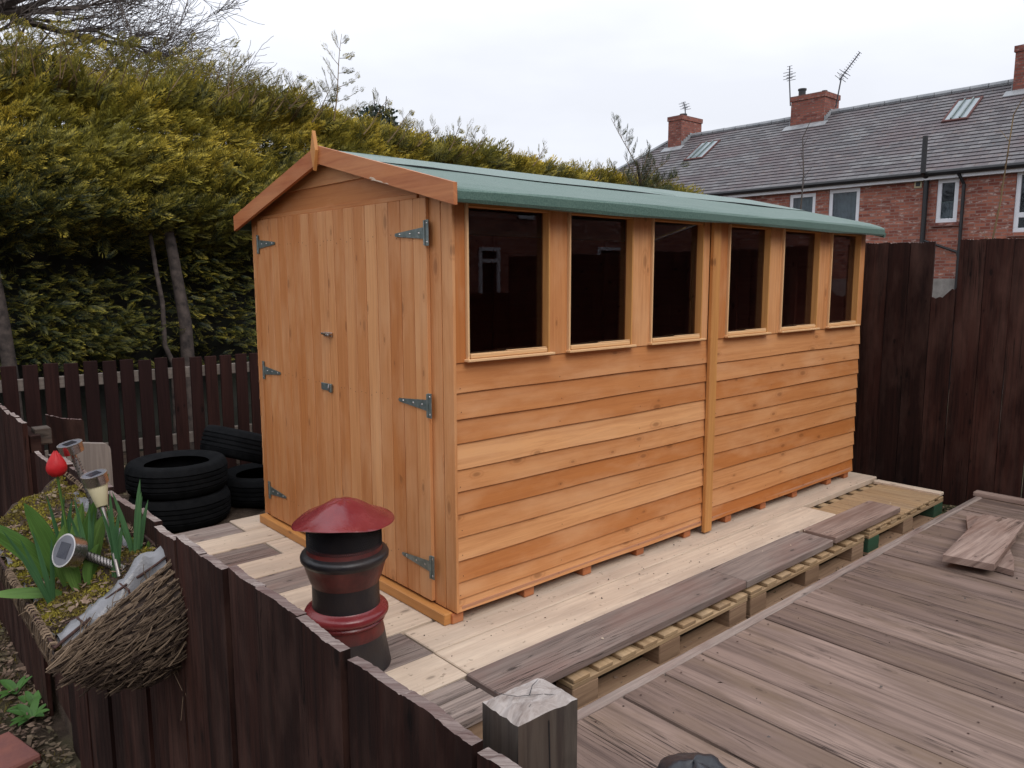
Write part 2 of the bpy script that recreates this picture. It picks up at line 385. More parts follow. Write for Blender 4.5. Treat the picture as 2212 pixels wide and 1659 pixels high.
    def lathe(s, prof, mat, c=(0, 0, 0), n=40, rot=None, matf=None, tint=.5, jit=None, close=False):
        base = len(s.v); c = Vector(c); k = len(prof)
        for i, (r, z) in enumerate(prof):
            for j in range(n):
                t = 2*math.pi*j/n
                rr, zz = (r, z) if not jit else jit(r, z, t, i)
                p = Vector((rr*math.cos(t), rr*math.sin(t), zz))
                if rot is not None: p = rot @ p
                s.v.append(tuple(p+c))
        for i in range(k if close else k-1):
            i2 = (i+1) % k
            mi = s.mat(matf(i) if matf else mat)
            for j in range(n):
                j2 = (j+1) % n
                s.face((base+i*n+j, base+i*n+j2, base+i2*n+j2, base+i2*n+j), [(j/n, i/k, 0), ((j+1)/n, i/k, 0), ((j+1)/n, (i+1)/k, 0), (j/n, (i+1)/k, 0)], tint, mi)
        return s
    def build(s, name, parent=None, smooth=False, **tags):
        me = bpy.data.meshes.new(name); me.from_pydata(s.v, [], s.f)
        for m in s.mats: me.materials.append(MATS[m])
        me.polygons.foreach_set('material_index', s.mi)
        a = me.attributes.new('gc', 'FLOAT_VECTOR', 'CORNER'); a.data.foreach_set('vector', np.array(s.gc, dtype=np.float32).ravel())
        t = me.attributes.new('tint', 'FLOAT', 'FACE'); t.data.foreach_set('value', np.array(s.ti, dtype=np.float32))
        if smooth: me.polygons.foreach_set('use_smooth', [True]*len(s.f))
        me.update()
        o = bpy.data.objects.new(name, me); col.objects.link(o)
        if smooth: 
            try: me.set_sharp_from_angle(angle=R(40))
            except Exception: pass
        if parent is not None: o.parent = parent; o.matrix_parent_inverse = parent.matrix_world.inverted()
        tag(o, **tags); return o
def tag(o, label=None, cat=None, group=None, kind=None):
    if label: o['label'] = label
    if cat: o['category'] = cat
    if group: o['group'] = group
    if kind: o['kind'] = kind
    return o
def empty(name, loc, label, cat, group=None):
    o = bpy.data.objects.new(name, None); o.empty_display_size = .1; o.location = loc; col.objects.link(o)
    o.matrix_world = Matrix.Translation(loc)
    return tag(o, label, cat, group)
def copy_tree(o, parent=None, top=True):
    c = o.copy(); col.objects.link(c)
    if parent is not None: c.parent = parent
    for ch in o.children: copy_tree(ch, c, False)
    return c
def npmesh(name, V, F, mats, parent=None, tint=None, mi=None, smooth=False, **tags):
    """V (n,3), F (m,k) arrays; tint per face"""
    me = bpy.data.meshes.new(name); V = np.asarray(V, np.float32); F = np.asarray(F, np.int32); m, k = F.shape
    me.vertices.add(len(V)); me.vertices.foreach_set('co', V.ravel())
    me.loops.add(m*k); me.loops.foreach_set('vertex_index', F.ravel())
    me.polygons.add(m); me.polygons.foreach_set('loop_start', np.arange(0, m*k, k, dtype=np.int32)); 
    try: me.polygons.foreach_set('loop_total', np.full(m, k, dtype=np.int32))
    except Exception: pass
    for a in mats: me.materials.append(MATS[a])
    if mi is not None: me.polygons.foreach_set('material_index', np.asarray(mi, np.int32))
    if tint is not None:
        t = me.attributes.new('tint', 'FLOAT', 'FACE'); t.data.foreach_set('value', np.asarray(tint, np.float32))
    if smooth: me.polygons.foreach_set('use_smooth', np.ones(m, dtype=bool))
    me.update(calc_edges=True)
    o = bpy.data.objects.new(name, me); col.objects.link(o)
    if parent is not None: o.parent = parent; o.matrix_parent_inverse = parent.matrix_world.inverted()
    tag(o, **tags); return o
def sn(x, y=0, z=0, s=0):   # cheap smooth pseudo noise, numpy friendly, about -1..1
    return (np.sin(x*1.7+s+1.3*np.sin(y*1.1+s*2.1))+np.sin(y*2.3+s*1.7+1.1*np.sin(z*1.9))+np.sin(z*2.9-s+1.2*np.sin(x*2.1)))/3

# ================================================================== GROUND
GZ, LZ = -.24, -.88
def ground():
    xs = np.concatenate([np.linspace(-60, -3, 10), np.arange(-2.9, -1.26, .07), [-1.156, -1.146], np.arange(-1.08, 4.3, .12), np.linspace(4.5, 14, 20), np.linspace(16, 140, 16)])
    ys = np.concatenate([np.linspace(-60, -4, 14), np.arange(-3.8, 4.6, .09), np.linspace(4.8, 9, 12), np.linspace(10, 160, 22)])
    X, Y = np.meshgrid(xs, ys, indexing='ij')
    Z = np.where(X < -1.15, LZ, GZ).astype(float)
    Z = np.where((X > 5), GZ-.25*np.clip(X-5, 0, 4), Z)
    Z = np.where((Y > 4.6) & (X < -1.15), LZ, Z)
    near = (X > -4) & (X < 4.4) & (Y > -4) & (Y < 5)
    Z += np.where(near, .012*sn(X*9, Y*8, 0, 1)+.01*rng.normal(size=Z.shape)*.6, 0)
    nx, ny = X.shape; V = np.stack([X, Y, Z], -1).reshape(-1, 3)
    i, j = np.meshgrid(np.arange(nx-1), np.arange(ny-1), indexing='ij')
    a = (i*ny+j).ravel(); F = np.stack([a, a+ny, a+ny+1, a+1], -1)
    npmesh('ground', V, F, ['soil'], smooth=True, kind='structure')
ground()

# ================================================================== SHED
L, W = 3.66, 1.92
shed = empty('garden_shed', (0, 0, -.05), 'new orange stained wooden shed with green felt roof and six windows on pale planks', 'shed')
ZH = 1.74
def lap_board(mb, x0, x1, z0, z1, yf, sgn, step=.011, n=24, along='x', mat='orange_wood', tint=None, wob=.0025, th=.012):
    """weatherboard: bottom edge proud by step, wavy bottom line. yf=outer plane coordinate, sgn=outward direction"""
    if tint is None: tint = random.random()
    sd = random.random()*90; ph = random.random()*9
    base = len(mb.v); mi = mb.mat(mat)
    rows = []
    for i in range(n+1):
        x = x0+(x1-x0)*i/n
        dz = wob*math.sin(x*2.1+ph)+wob*.6*math.sin(x*6.3+ph*2); do = .0012*math.sin(x*3.3+ph)
        zb = z0+dz; ob = do
        pr = [(zb, ob), (zb+.003, ob+.001), (z1+.012, step*.95+.0), (z1+.012, step+th), (zb, th+ob)]
        # (z, inward offset): outer face goes from proud at the bottom to recessed at the top
        pr = [(zb+.002, ob-.0), (z1+.014, step), (z1+.014, step+th), (zb, th+ob+.004), (zb, ob+.0015)]
        rows.append(len(mb.v))
        for z, o in pr:
            y = yf-sgn*o
            mb.v.append((x, y, z) if along == 'x' else (y, x, z))
    k = 5
    for i in range(n):
        for j in range(k):
            j2 = (j+1) % k
            ids = (rows[i]+j, rows[i+1]+j, rows[i+1]+j2, rows[i]+j2)
            xa = x0+(x1-x0)*i/n; xb = x0+(x1-x0)*(i+1)/n
            za = mb.v[rows[i]+j][2]; zb_ = mb.v[rows[i]+j2][2]
            mb.face(ids, [(xa, za+j*.001, sd), (xb, za+j*.001, sd), (xb, zb_, sd), (xa, zb_, sd)], tint, mi)
    for i, rv in ((0, 0), (n, 1)):
        ids = tuple(rows[i]+j for j in range(k)); mb.face(ids if rv else ids[::-1], [(0, mb.v[q][2], sd) for q in ids], tint, mi)
def tints(n, pal): return [pal[i % len(pal)] for i in range(n)]
def lapnails(mb, zs, xs):
    for z0_ in zs:
        for x in xs:
            if random.random() < .8:
                p = (x+random.uniform(-.015, .015), -.0012+.011*.25, z0_+.026+random.uniform(-.005, .005)); r = .0024
                mb.poly([(p[0]+r*math.cos(k*math.pi/3), -.0006, p[2]+r*math.sin(k*math.pi/3)) for k in range(6)], 'rust_wire')
# front long wall cladding, two panels either side of the cover strip
nearz = [0, .057, .135, .232, .332, .428, .525, .621, .732, .834, .941, 1.066]
nt_ = [.75, .45, .15, .85, .45, .12, .55, .95, .2, .3, .35]
mb = MB()
for i in range(11): lap_board(mb, .012, 1.80, nearz[i], nearz[i+1], 0, -1, tint=nt_[i])
lapnails(mb, nearz[:-1], (.035, .62, 1.19, 1.74)); mb.build('weatherboard_panel', shed)
mb = MB()
farz = [-.0]+[.088+.1055*i for i in range(9)]+[1.066]
ft_ = [0, .55, .6, .1, .45, .5, .3, .15, .55, .6]
for i in range(10): lap_board(mb, 1.80, L, farz[i], farz[i+1], 0, -1, tint=ft_[i])
lapnails(mb, farz[:-1], (1.86, 2.45, 3.05, 3.62)); mb.build('weatherboard_panel', shed)
# back and far walls
mb = MB()
for i in range(17): lap_board(mb, 0, L, .1*i, .1*i+.1, W, 1, n=6)
mb.build('back_wall', shed)
mb = MB()
for i in range(17): lap_board(mb, .02, W-.02, .1*i, .1*i+.1, L, 1, n=4, along='y')
mb.prism([(0.0, 1.70), (W, 1.70), (W/2, 1.96)], L-.02, L-.004, 'orange_wood', lambda a, b, c: Vector((c, a, b)), tint=.4)
mb.build('end_wall', shed)
# interior lining seen through the glass
mb = MB()
for i in range(17): mb.box((L/2, W-.035, .05+.1*i), (L-.1, .006, .098), 'inner_wood', b=.001)
for i in range(17): mb.box((L-.035, W/2, .05+.1*i), (.006, W-.1, .098), 'inner_wood', b=.001, grain=1)
for x in (.6, 1.2, 1.8, 2.4, 3.0): mb.box((x, W-.055, .86), (.045, .03, 1.7), 'inner_wood', grain=2)
for y in (.5, 1.0, 1.45): mb.box((L-.055, y, .86), (.03, .045, 1.7), 'inner_wood', grain=2)
mb.build('inner_framing', shed)
mb = MB()
for i in range(16): mb.box((L/2, .06+.12*i, .02), (L-.06, .117, .014), 'inner_wood', b=.001)
mb.build('floor', shed)
# window band: mullion boards, top rail
wins = [(.068, .535), (.656, 1.104), (1.253, 1.692), (1.938, 2.375), (2.526, 2.983), (3.143, 3.566)]
mb = MB()
edges = [(.012, .068), (.535, .656), (1.104, 1.253), (1.692, 1.765), (1.83, 1.938), (2.375, 2.526), (2.983, 3.143), (3.566, L)]
for i, (a, b) in enumerate(edges):
    mb.box(((a+b)/2, .024, 1.40), (b-a, .042, .668), 'orange_wood', grain=2, tint=[.1, .45, .8, .75, .2, .8, .6, .35][i])
for a, b in ((.012, 1.765), (1.83, L)): mb.box(((a+b)/2, .028, 1.735), (b-a-.001, .04, .05), 'orange_trim')
mb.build('window_wall', shed)
mb = MB(); mb.box((1.797, -.012, .84), (.068, .026, 1.76), 'orange_trim', grain=2, tint=.5, b=.004); mb.build('cover_strip', shed)
for k, (a, b) in enumerate(wins):
    wd = MB()
    zt, zb = 1.709, 1.078
    for x, t in ((a+.005, .010), (b-.005, .010)):
        wd.box((x, .014, (zt+zb)/2), (t, .05, zt-zb), 'pale_bead' if x < (a+b)/2 else 'orange_trim', grain=2, b=.002)
    wd.box(((a+b)/2, .014, zt-.008), (b-a-.0205, .05, .016), 'orange_trim', b=.002)
    wf = wd.build('window_frame', shed)
    p = MB(); p.box(((a+b)/2, .030, (zt+zb)/2), (b-a-.021, .003, zt-zb-.02), 'shed_glass', b=.0003); p.build('pane', wf)
    p = MB(); p.box(((a+b)/2+.004, -.004, zb-.002), (b-a+.022+random.random()*.008, .046, .011), 'pale_bead', b=.002)
    p.box(((a+b)/2, .004, zb+.014), (b-a-.03, .03, .019), 'pale_bead', b=.003, tint=.3)
    p.box(((a+b)/2+.1, .0, zb+.0265), ((b-a)*.5, .012, .004), 'pale_bead', b=.001, tint=.9); p.build('sill', wf)
# gable wall: corner boards, doors
def vboards(mb, ys, z0, z1, x, th=.014, mat='orange_wood', tl=None):
    for i in range(len(ys)-1):
        a, b = ys[i], ys[i+1]
        zz = z1(.5*(a+b)) if callable(z1) else z1
        mb.box((x+th/2+random.uniform(0, .0015), (a+b)/2, (z0+zz)/2), (th, b-a-.0035, zz-z0), mat, grain=2, b=.0022, tint=(tl[i % len(tl)] if tl else None))
mb = MB(); rl = lambda y: 1.71+.24*min(y, W-y)
vboards(mb, [-.002, .076, .158], 0.002, rl, 0, tl=[.55, .5]); mb.build('corner_boards', shed)
mb = MB(); vboards(mb, [1.79, 1.862, W], 0.002, rl, 0, tl=[.1, .2]); mb.build('corner_boards', shed)
mb = MB(); mb.box((.03, W/2, .85), (.03, W-.1, 1.7), 'inner_wood', grain=2); mb.build('door_backing', shed)
# gable triangle boards
mb = MB()
mb.prism([(.0, 1.715), (W, 1.715), (W, 1.75), (1.43, 1.868), (.49, 1.868), (0, 1.75)], .001, .018, 'orange_wood', lambda a, b, c: Vector((c, a, b)), tint=.15)
mb.prism([(.47, 1.862), (1.45, 1.862), (W/2, 1.985)], -.009, .004, 'orange_wood', lambda a, b, c: Vector((c, a, b)), tint=.55)
mb.box((-.003, 1.0, 1.748), (.012, 1.55, .02), 'orange_wood', grain=1, b=.002, tint=.2)
mb.build('gable_boards', shed)
def nail(mb, p, ax, r=.0026, mat='rust_wire'):
    pts = []
    for k in range(6):
        t = k*math.pi/3; a, b = r*math.cos(t), r*math.sin(t)
        pts.append((p[0], p[1]+a, p[2]+b) if ax == 'x' else (p[0]+a, p[1], p[2]+b) if ax == 'y' else (p[0]+a, p[1]+b, p[2]))
    mb.poly(pts, mat)
def door(y0, y1, step, tl, name_tint=None):
    d = MB(); ys = [y0]; 
    while ys[-1]+step < y1-.03: ys.append(ys[-1]+step)
    ys.append(y1); vboards(d, ys, .014, 1.737, -.018, th=.018, tl=tl)
    for a_, b_ in zip(ys[:-1], ys[1:]):
        for zr in (.17, .885, 1.585):
            for q_ in (.28, .72):
                if random.random() < .85: nail(d, (-.0192, a_+(b_-a_)*q_+random.uniform(-.006, .006), zr+random.uniform(-.012, .012)), 'x')
    return d.build('door', shed)
dR = door(.150, .995, .0965, [.6, .35, .12, .5, .75, .3, .6, .25, .5])
dL = door(.997, 1.798, .0905, [.5, .25, .35, .15, .3, .2, .35, .3, .25])
def hinge(par, yp, z, yt, dz=0):
    h = MB(); s = 1 if yt > yp else -1
    h.box((-.0215, yp-s*.012, z), (.004, .026, .105), 'steel', b=.0008)
    h.tube([(-.0245, yp, z-.05), (-.0245, yp, z+.05)], .0055, 'steel', n=8)
    h.prism([(yp+s*.004, z-.024), (yt, z-.007+dz), (yt+s*.006, z+dz), (yt, z+.007+dz), (yp+s*.004, z+.024)], -.0225, -.0195, 'steel', lambda a, b, c: Vector((c, a, b)))
    for t in (.2, .5, .85): h.lathe([(0, .003), (.004, .0015), (.005, 0)], 'bright_steel', c=(-.0225, yp+(yt-yp)*t, z+dz*t), n=8, rot=Matrix.Rotation(-math.pi/2, 3, 'Y'))
    for t in (-.038, .038): h.lathe([(0, .003), (.004, .0015), (.005, 0)], 'bright_steel', c=(-.0235, yp-s*.014, z+t), n=8, rot=Matrix.Rotation(-math.pi/2, 3, 'Y'))
    h.build('hinge', par)
for z in (1.594, .880, .172): hinge(dR, .152, z, .372)
for z in (1.603, .886, .172): hinge(dL, 1.782, z, 1.575)
h = MB(); h.box((-.024, 1.0, 1.135), (.008, .085, .022), 'bright_steel'); h.tube([(-.032, .955, 1.138), (-.032, 1.05, 1.138)], .006, 'bright_steel', n=8)
h.box((-.034, .985, 1.133), (.014, .03, .012), 'bright_steel'); h.build('bolt', dR)
h = MB(); h.box((-.022, 1.035, .868), (.006, .11, .036), 'steel'); h.box((-.028, .985, .866), (.012, .02, .044), 'steel'); h.tube([(-.034, .988, .85), (-.038, .988, .868), (-.034, .988, .886)], .004, 'bright_steel', n=8); h.build('hasp', dL)
mb = MB(); mb.box((-.022, W/2+.005, -.024), (.045, W-.045, .05), 'orange_trim', grain=1, b=.004, tint=.3); mb.build('threshold', shed)
for x in (.02, .435, .826, 1.237, 1.655, 2.068, 2.461, 2.858, 3.337, 3.6):
    mb = MB(); mb.box((x, W/2+.002, -.027), (.062, W-.03, .045), 'red_barge', grain=1, b=.004, tint=.3); mb.build('bearer', shed)
# roof
SL = (2.02-1.757)/(.955+.105); YR = .955
def roofz(y): return 2.02-SL*abs(y-YR)
x0, x1 = -.052, 3.70
mb = MB()
def roof_strip(mb, prof, xa, xb, mat, n=70, wob=.0032, tint=.5):
    base = len(mb.v); k = len(prof); mi = mb.mat(mat)
    for i in range(n+1):
        x = xa+(xb-xa)*i/n
        for j, (y, z) in enumerate(prof): mb.v.append((x, y, z+wob*math.sin(x*3.1+j)+wob*.5*math.sin(x*9+j*2)))
    for i in range(n):
        for j in range(k-1):
            a = base+i*k+j; mb.face((a, a+k, a+k+1, a+1), [(0, 0, 0)]*4, tint, mi)
    for i in (0, n): mb.face(tuple(base+i*k+j for j in range(k)) if i else tuple(base+i*k+j for j in range(k))[::-1], [(0, 0, 0)]*k, tint, mi)
T = .022
def eave(s):   # rounded felt lip; s=-1 front, 1 back
    ye = -.100 if s < 0 else 2*YR+.100
    o = s
    return [(ye+o*0-o*.02, roofz(ye)+.001), (ye, roofz(ye)-.006), (ye+o*.008, roofz(ye)-.018), (ye+o*.008, roofz(ye)-.052), (ye+o*.002, roofz(ye)-.063), (ye-o*.008, roofz(ye)-.062), (ye-o*.010, roofz(ye)-.028)]
pf = eave(-1)
prof = [(YR, 2.02)]+[(y, roofz(y)) for y in (.6, .3, .0)]+pf+[(0.02, roofz(0)-T-.005), (YR, 2.02-T)]
roof_strip(mb, prof+[prof[0]], x0, x1, 'felt')
pb = eave(1); prof = [(YR, 2.02)]+[(y, roofz(y)) for y in (1.3, 1.6, 1.9)]+pb+[(1.9, roofz(1.9)-T-.005), (YR, 2.02-T)]
roof_strip(mb, (prof+[prof[0]])[::-1], x0, x1, 'felt')
roof = mb.build('felt_roof', shed, smooth=False)
mb = MB()   # upper felt sheet lapped over the ridge
def upper(y0, y1):
    n = 50
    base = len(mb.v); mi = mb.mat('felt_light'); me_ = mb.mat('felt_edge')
    for i in range(n+1):
        x = x0+.006+(x1-x0-.004)*i/n
        yy = y0+.006*math.sin(x*2.3)+.004*math.sin(x*7)+(0 if x > .15 else .06*(1-max(x, 0)/.15))
        lift = .0055+.0025*math.sin(x*5)+.004*math.exp(-((x-.2)/.12)**2)
        for (y, z) in ((YR, 2.0225), ((yy+YR)/2, roofz((yy+YR)/2)+.004), (yy+.02, roofz(yy+.02)+lift), (yy, roofz(yy)+lift), (yy+.001, roofz(yy)+.0005)): mb.v.append((x, y, z))
    for i in range(n):
        for j in range(4):
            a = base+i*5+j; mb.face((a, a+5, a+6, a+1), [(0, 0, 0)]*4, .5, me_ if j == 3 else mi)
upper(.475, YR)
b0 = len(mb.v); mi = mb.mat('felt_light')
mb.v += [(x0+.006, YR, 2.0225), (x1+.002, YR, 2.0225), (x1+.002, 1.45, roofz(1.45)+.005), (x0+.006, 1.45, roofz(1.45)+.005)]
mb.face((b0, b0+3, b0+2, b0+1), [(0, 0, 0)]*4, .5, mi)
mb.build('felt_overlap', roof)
# bargeboards
def barge(mb, pts, tint): mb.prism(pts, -.074, -.056, 'red_barge', lambda a, b, c: Vector((c, a, b)), tint=tint, gaxis=0)
for nm, ys, tt in (('R', (YR-.003, -.112), .75), ('L', (YR+.003, 1.992), .15)):
    mb = MB(); a, b = ys; za = 2.034; zb = 1.768 if nm == 'R' else 1.768
    pts = [(a, za-.083), (a, za), (b, zb), (b, zb-.083)]
    if nm == 'R': pts = pts[::-1]
    barge(mb, pts, tt)
    if nm == 'R': mb.prism([(.33, 1.7985), (.345, 1.806), (.372, 1.808), (.39, 1.818), (.43, 1.826), (.45, 1.838), (.475, 1.843), (.485, 1.838), (.46, 1.833), (.47, 1.829), (.43, 1.8215), (.40, 1.8140)][::-1], -.0748, -.0741, 'shaving', lambda a, b, c: Vector((c, a, b)))
    mb.build('bargeboard', shed, **({'label': 'orange bargeboard with a pale scuff on its lower edge'} if nm == 'R' else {'label': 'darker red brown bargeboard'}))
mb = MB(); mb.prism([(.957, 2.102), (.932, 2.01), (.957, 1.918), (.982, 2.01)], -.092, -.0745, 'orange_trim', lambda a, b, c: Vector((c, a, b)), tint=.4, gaxis=1); mb.build('finial', shed)
mb = MB(); mb.tube([(x1+.005, -.108, 1.70), (x1+.005, YR, 1.968), (x1+.005, 1.99, 1.71)], .018, 'felt', n=6); mb.build('roof_end_trim', shed)

# ================================================================== PLANKS AND PALLETS
def thing_box(name, c, size, mat, label, cat, group=None, grain=0, rot=None, tint=None, b=.003, ends=None):
    m = MB(); m.box((0, 0, 0), size, mat, b=b, grain=grain, rot=rot, tint=tint, ends=ends)
    o = m.build(name, label=label, cat=cat, group=group); o.location = c; return o
PT = .038; PZ = -.05-PT/2
def plank(x0, x1, y0, y1, mat, label, tint=None, dz=0, name='scaffold_plank'):
    return thing_box(name, ((x0+x1)/2, (y0+y1)/2, PZ+dz), (x1-x0-.003, y1-y0-.003, PT), mat, label, 'plank', 'planks laid round the shed', tint=tint, b=.004)
XL = -.95
plank(-.204, 3.81, -.118, .10, 'scaffold_wood', 'long pale plank directly under the long windowed side of the shed', .6, dz=.0)
plank(-.206, 2.707, -.342, -.121, 'scaffold_wood', 'long pale plank between the shed side plank and the long grey plank', .9, dz=-.001)
plank(XL, -.209, -.342, -.121, 'scaffold_wood', 'short pale plank in line with the second plank, behind the dark fence', .85, dz=-.002)
plank(XL, -.208, -.118, .115, 'grey_wood', 'dark grey plank end beside the foot of the chimney pot, pale plank beyond its end', .4, dz=-.003)
plank(XL, -.02, .119, .362, 'scaffold_wood', 'pale plank right of the chimney pot running to the shed corner', .7, dz=0)
plank(XL, -.03, .365, .612, 'scaffold_wood', 'pale plank hidden mostly behind the chimney pot', .6)
plank(XL, -.03, .615, .828, 'scaffold_wood', 'pale plank just left of the chimney pot', .8, dz=-.001)
plank(XL, -.01, .831, 1.080, 'grey_wood', 'grey weathered plank left of the chimney pot between two pale planks', .8, dz=-.003)
plank(XL, -.01, 1.083, 1.316, 'scaffold_wood', 'pale plank in front of the meeting edge of the doors', .5)
plank(-.168, .05, 1.319, 1.545, 'scaffold_wood', 'short pale offcut at the threshold left of the door middle', .6)
plank(XL, -.172, 1.319, 1.558, 'grey_wood', 'brown grey plank with a reddish stain in front of the left door', .2, dz=-.006)
plank(XL, .02, 1.561, 1.80, 'scaffold_wood', 'pale plank in front of the left door hinges', .7, dz=-.001)
plank(-.172, .10, 1.804, 2.06, 'scaffold_wood', 'pale spotted plank offcut at the far left corner of the shed', .35)
plank(XL, -.176, 1.804, 2.04, 'grey_wood', 'grey plank nearest the tyre stack', .85, dz=-.004)
plank(-.225, 1.325, -.566, -.347, 'grey_wood', 'long grey brown weathered plank with a split along it, nearest the square post', .35, dz=.008, name='weathered_plank')
plank(1.329, 2.212, -.566, -.347, 'grey_wood', 'shorter grey plank in the middle of the outer row with one corner notched', .6, dz=.006, name='weathered_plank')
plank(2.216, 3.08, -.578, -.375, 'pink_wood', 'pinkish grey plank lying over the far pallet', .5, dz=.022, name='weathered_plank')
plank(XL, -.237, -.432, -.346, 'grey_wood', 'narrow light grey board in front of the grey plank end', .95, dz=-.004, name='weathered_plank')
plank(XL, -.23, -.566, -.436, 'grey_wood', 'light grey board beside the square post top', .9, dz=-.006, name='weathered_plank')
def pallet(xa, xb, label, green=False):
    p = empty('pallet', ((xa+xb)/2, -.1, GZ), label, 'pallet', 'pallets under the planks')
    ztop = -.092; y0, y1 = -.588, .21; n = int(round((xb-xa-.1)/.143))+1
    bm = 'block_wood'
    for i in range(n):
        x = xa+.05+(xb-xa-.1)*i/(n-1)
        m = MB(); m.box((x, (y0+y1)/2, ztop-.009), (.092+random.uniform(-.008, .008), y1-y0-random.uniform(0, .01), .018), 'pallet_wood', grain=1, b=.003); m.build('slat', p)
    for y in (y0+.05, (y0+y1)/2, y1-.05):
        m = MB(); m.box(((xa+xb)/2, y, ztop-.029), (xb-xa, .095, .020), 'pallet_wood', b=.003); m.build('stringer', p)
        for x in (xa+.075, (xa+xb)/2, xb-.075):
            gr = green and y < -.4
            m = MB(); m.box((x, y+.001, ztop-.04-.044), (.145, .094, .087), 'green_paint' if gr and x != (xa+xb)/2 else bm, b=.004, grain=0); m.build('block', p)
        m = MB(); m.box(((xa+xb)/2, y, GZ+.014), (xb-xa-.002, .1, .018), 'block_wood', b=.003); m.build('base_board', p)
    return p
pallet(.1, 1.305, 'pale wooden pallet nearest the square post, under the long grey plank')
pallet(1.335, 2.56, 'pale wooden pallet in the middle of the row of three')
p3 = pallet(2.62, 3.78, 'pallet with green painted blocks in the fence corner', True)
# top slats of the far pallet stand free of the planks: closer boards on top
for i in range(11):
    x = 2.68+.1*i
    m = MB(); m.box((x, -.38, -.083), (.092, .41, .016), 'pallet_wood', grain=1, b=.003, tint=.2+.5*random.random()); m.build('slat', p3)
m = MB(); m.box((3.745, -.36, -.072), (.07, .45, .022), 'scaffold_wood', grain=1, b=.003); m.build('end_board', p3)
# earlier boards supporting the left platform
m = MB()
for x in (-.85, -.4): m.box((x, .75, -.088-.07), (.09, 2.6, .135), 'block_wood', grain=1)
for y in (-.5, -.2): m.box((-.5, y+.001, -.088-.072), (.7, .09, .134), 'block_wood')
m.build('support_joist', label='dark timber joists under the planks in front of the doors', cat='joist')

# ================================================================== DECKING (right)
DZ = -.1
deck = empty('decking', (1.6, -2, GZ), 'weathered grey brown timber decking with wide boards and dark gaps', 'decking')
xx = -1.05; i = 0
pit = .2435
seams = [-1.04]
while seams[-1] < 4.0: seams.append(seams[-1]+pit)
off = .17-[s for s in seams if s > .0][0]
seams = [s+off for s in seams]; seams = [s for s in seams if s < 4.09]+[4.09]
for a, b in zip(seams[:-1], seams[1:]):
    if b-a < .05: continue
    m = MB(); dz = random.uniform(-.003, .003)
    n = 26; gap = .0035+random.uniform(0, .002); sd = random.random()*90; ti = random.random()
    y0, y1 = -3.7, -.772
    base = len(m.v); prof = [(a+gap, -.004), (a+gap+.006, 0), (a+(b-a)*.33, -.0015), (a+(b-a)*.5, -.0025), (a+(b-a)*.67, -.0015), (b-gap-.006, 0), (b-gap, -.004), (b-gap, -.03), (a+gap, -.03)]
    ph = random.random()*9; k = len(prof)
    for q in range(n+1):
        y = y0+(y1-y0)*q/n
        for j, (x, z) in enumerate(prof):
            wx = .0022*math.sin(y*5+ph)+random.uniform(-.0012, .0012) if j in (0, 6) else 0
            m.v.append((x+wx, y, DZ+z+dz+.0015*math.sin(y*2.2+ph)))
    mi = m.mat('deck_wood')
    for q in range(n):
        for j in range(k):
            j2 = (j+1) % k
            u0 = y0+(y1-y0)*q/n; u1 = y0+(y1-y0)*(q+1)/n
            p1 = sum(math.dist(prof[t], prof[t+1]) for t in range(j)); p2 = p1+math.dist(prof[j], prof[j2])
            m.face((base+q*k+j, base+q*k+j2, base+(q+1)*k+j2, base+(q+1)*k+j), [(u0, p1, sd), (u0, p2, sd), (u1, p2, sd), (u1, p1, sd)], ti, mi)
    for q in (0, n): m.face(tuple(base+q*k+j for j in range(k)) if q else tuple(base+q*k+j for j in range(k))[::-1], [(0, 0, sd)]*k, ti, mi)
    for yy_ in (-.815, -1.69, -2.58):
        for fx_ in (.2, .8):
            m.poly([(a+(b-a)*fx_+.004*math.cos(k_*math.pi/3), yy_+random.uniform(-.02, .02)*0+.004*math.sin(k_*math.pi/3), DZ+dz+.0022) for k_ in range(6)], 'rust_wire')
    m.build('deck_board', deck)
m = MB(); m.box((1.57, -.7455, DZ-.028), (5.0, .046, .06), 'grey_wood', b=.006, tint=.95); m.build('edge_board', deck)
m = MB()
for y in (-.80, -1.7, -2.6, -3.5): m.box((1.57, y, DZ-.075), (5.0, .06, .085), 'block_wood')
m.build('joist', deck)
def loose(name, pts, z, th, mat, label, tint):
    pts = [Vector(p) for p in pts]
    n = len(pts); m = MB()
    ar = sum(pts[i].x*pts[(i+1) % n].y-pts[(i+1) % n].x*pts[i].y for i in range(n))
    if ar < 0: pts = pts[::-1]
    m.prism([(p.x, p.y) for p in pts], z-th, z, mat, lambda a, b, c: Vector((a, b, c)), tint=tint)
    o = m.build(name, label=label, cat='plank', group='loose boards on the decking'); return o
loose('loose_board', [(2.53, -1.16), (2.506, -1.361), (2.687, -1.311), (3.42, -1.02), (3.34, -.87), (3.22, -.91)], DZ+.034, .03, 'pink_wood', 'pinkish board lying underneath the upper loose board on the decking', .5)
loose('loose_board', [(2.37, -1.072), (2.416, -1.297), (3.33, -1.19), (3.325, -1.10), (3.20, -1.085), (3.21, -1.065), (3.315, -1.07), (3.307, -.973)], DZ+.072, .036, 'pink_wood', 'upper loose board with split far end resting on another board', .85)
thing_box('loose_board', (4.0, -1.02, DZ+.016), (.075, .62, .03), 'pink_wood', 'pale pinkish batten lying along the foot of the tall fence', 'plank', 'loose boards on the decking', grain=1, tint=.95)

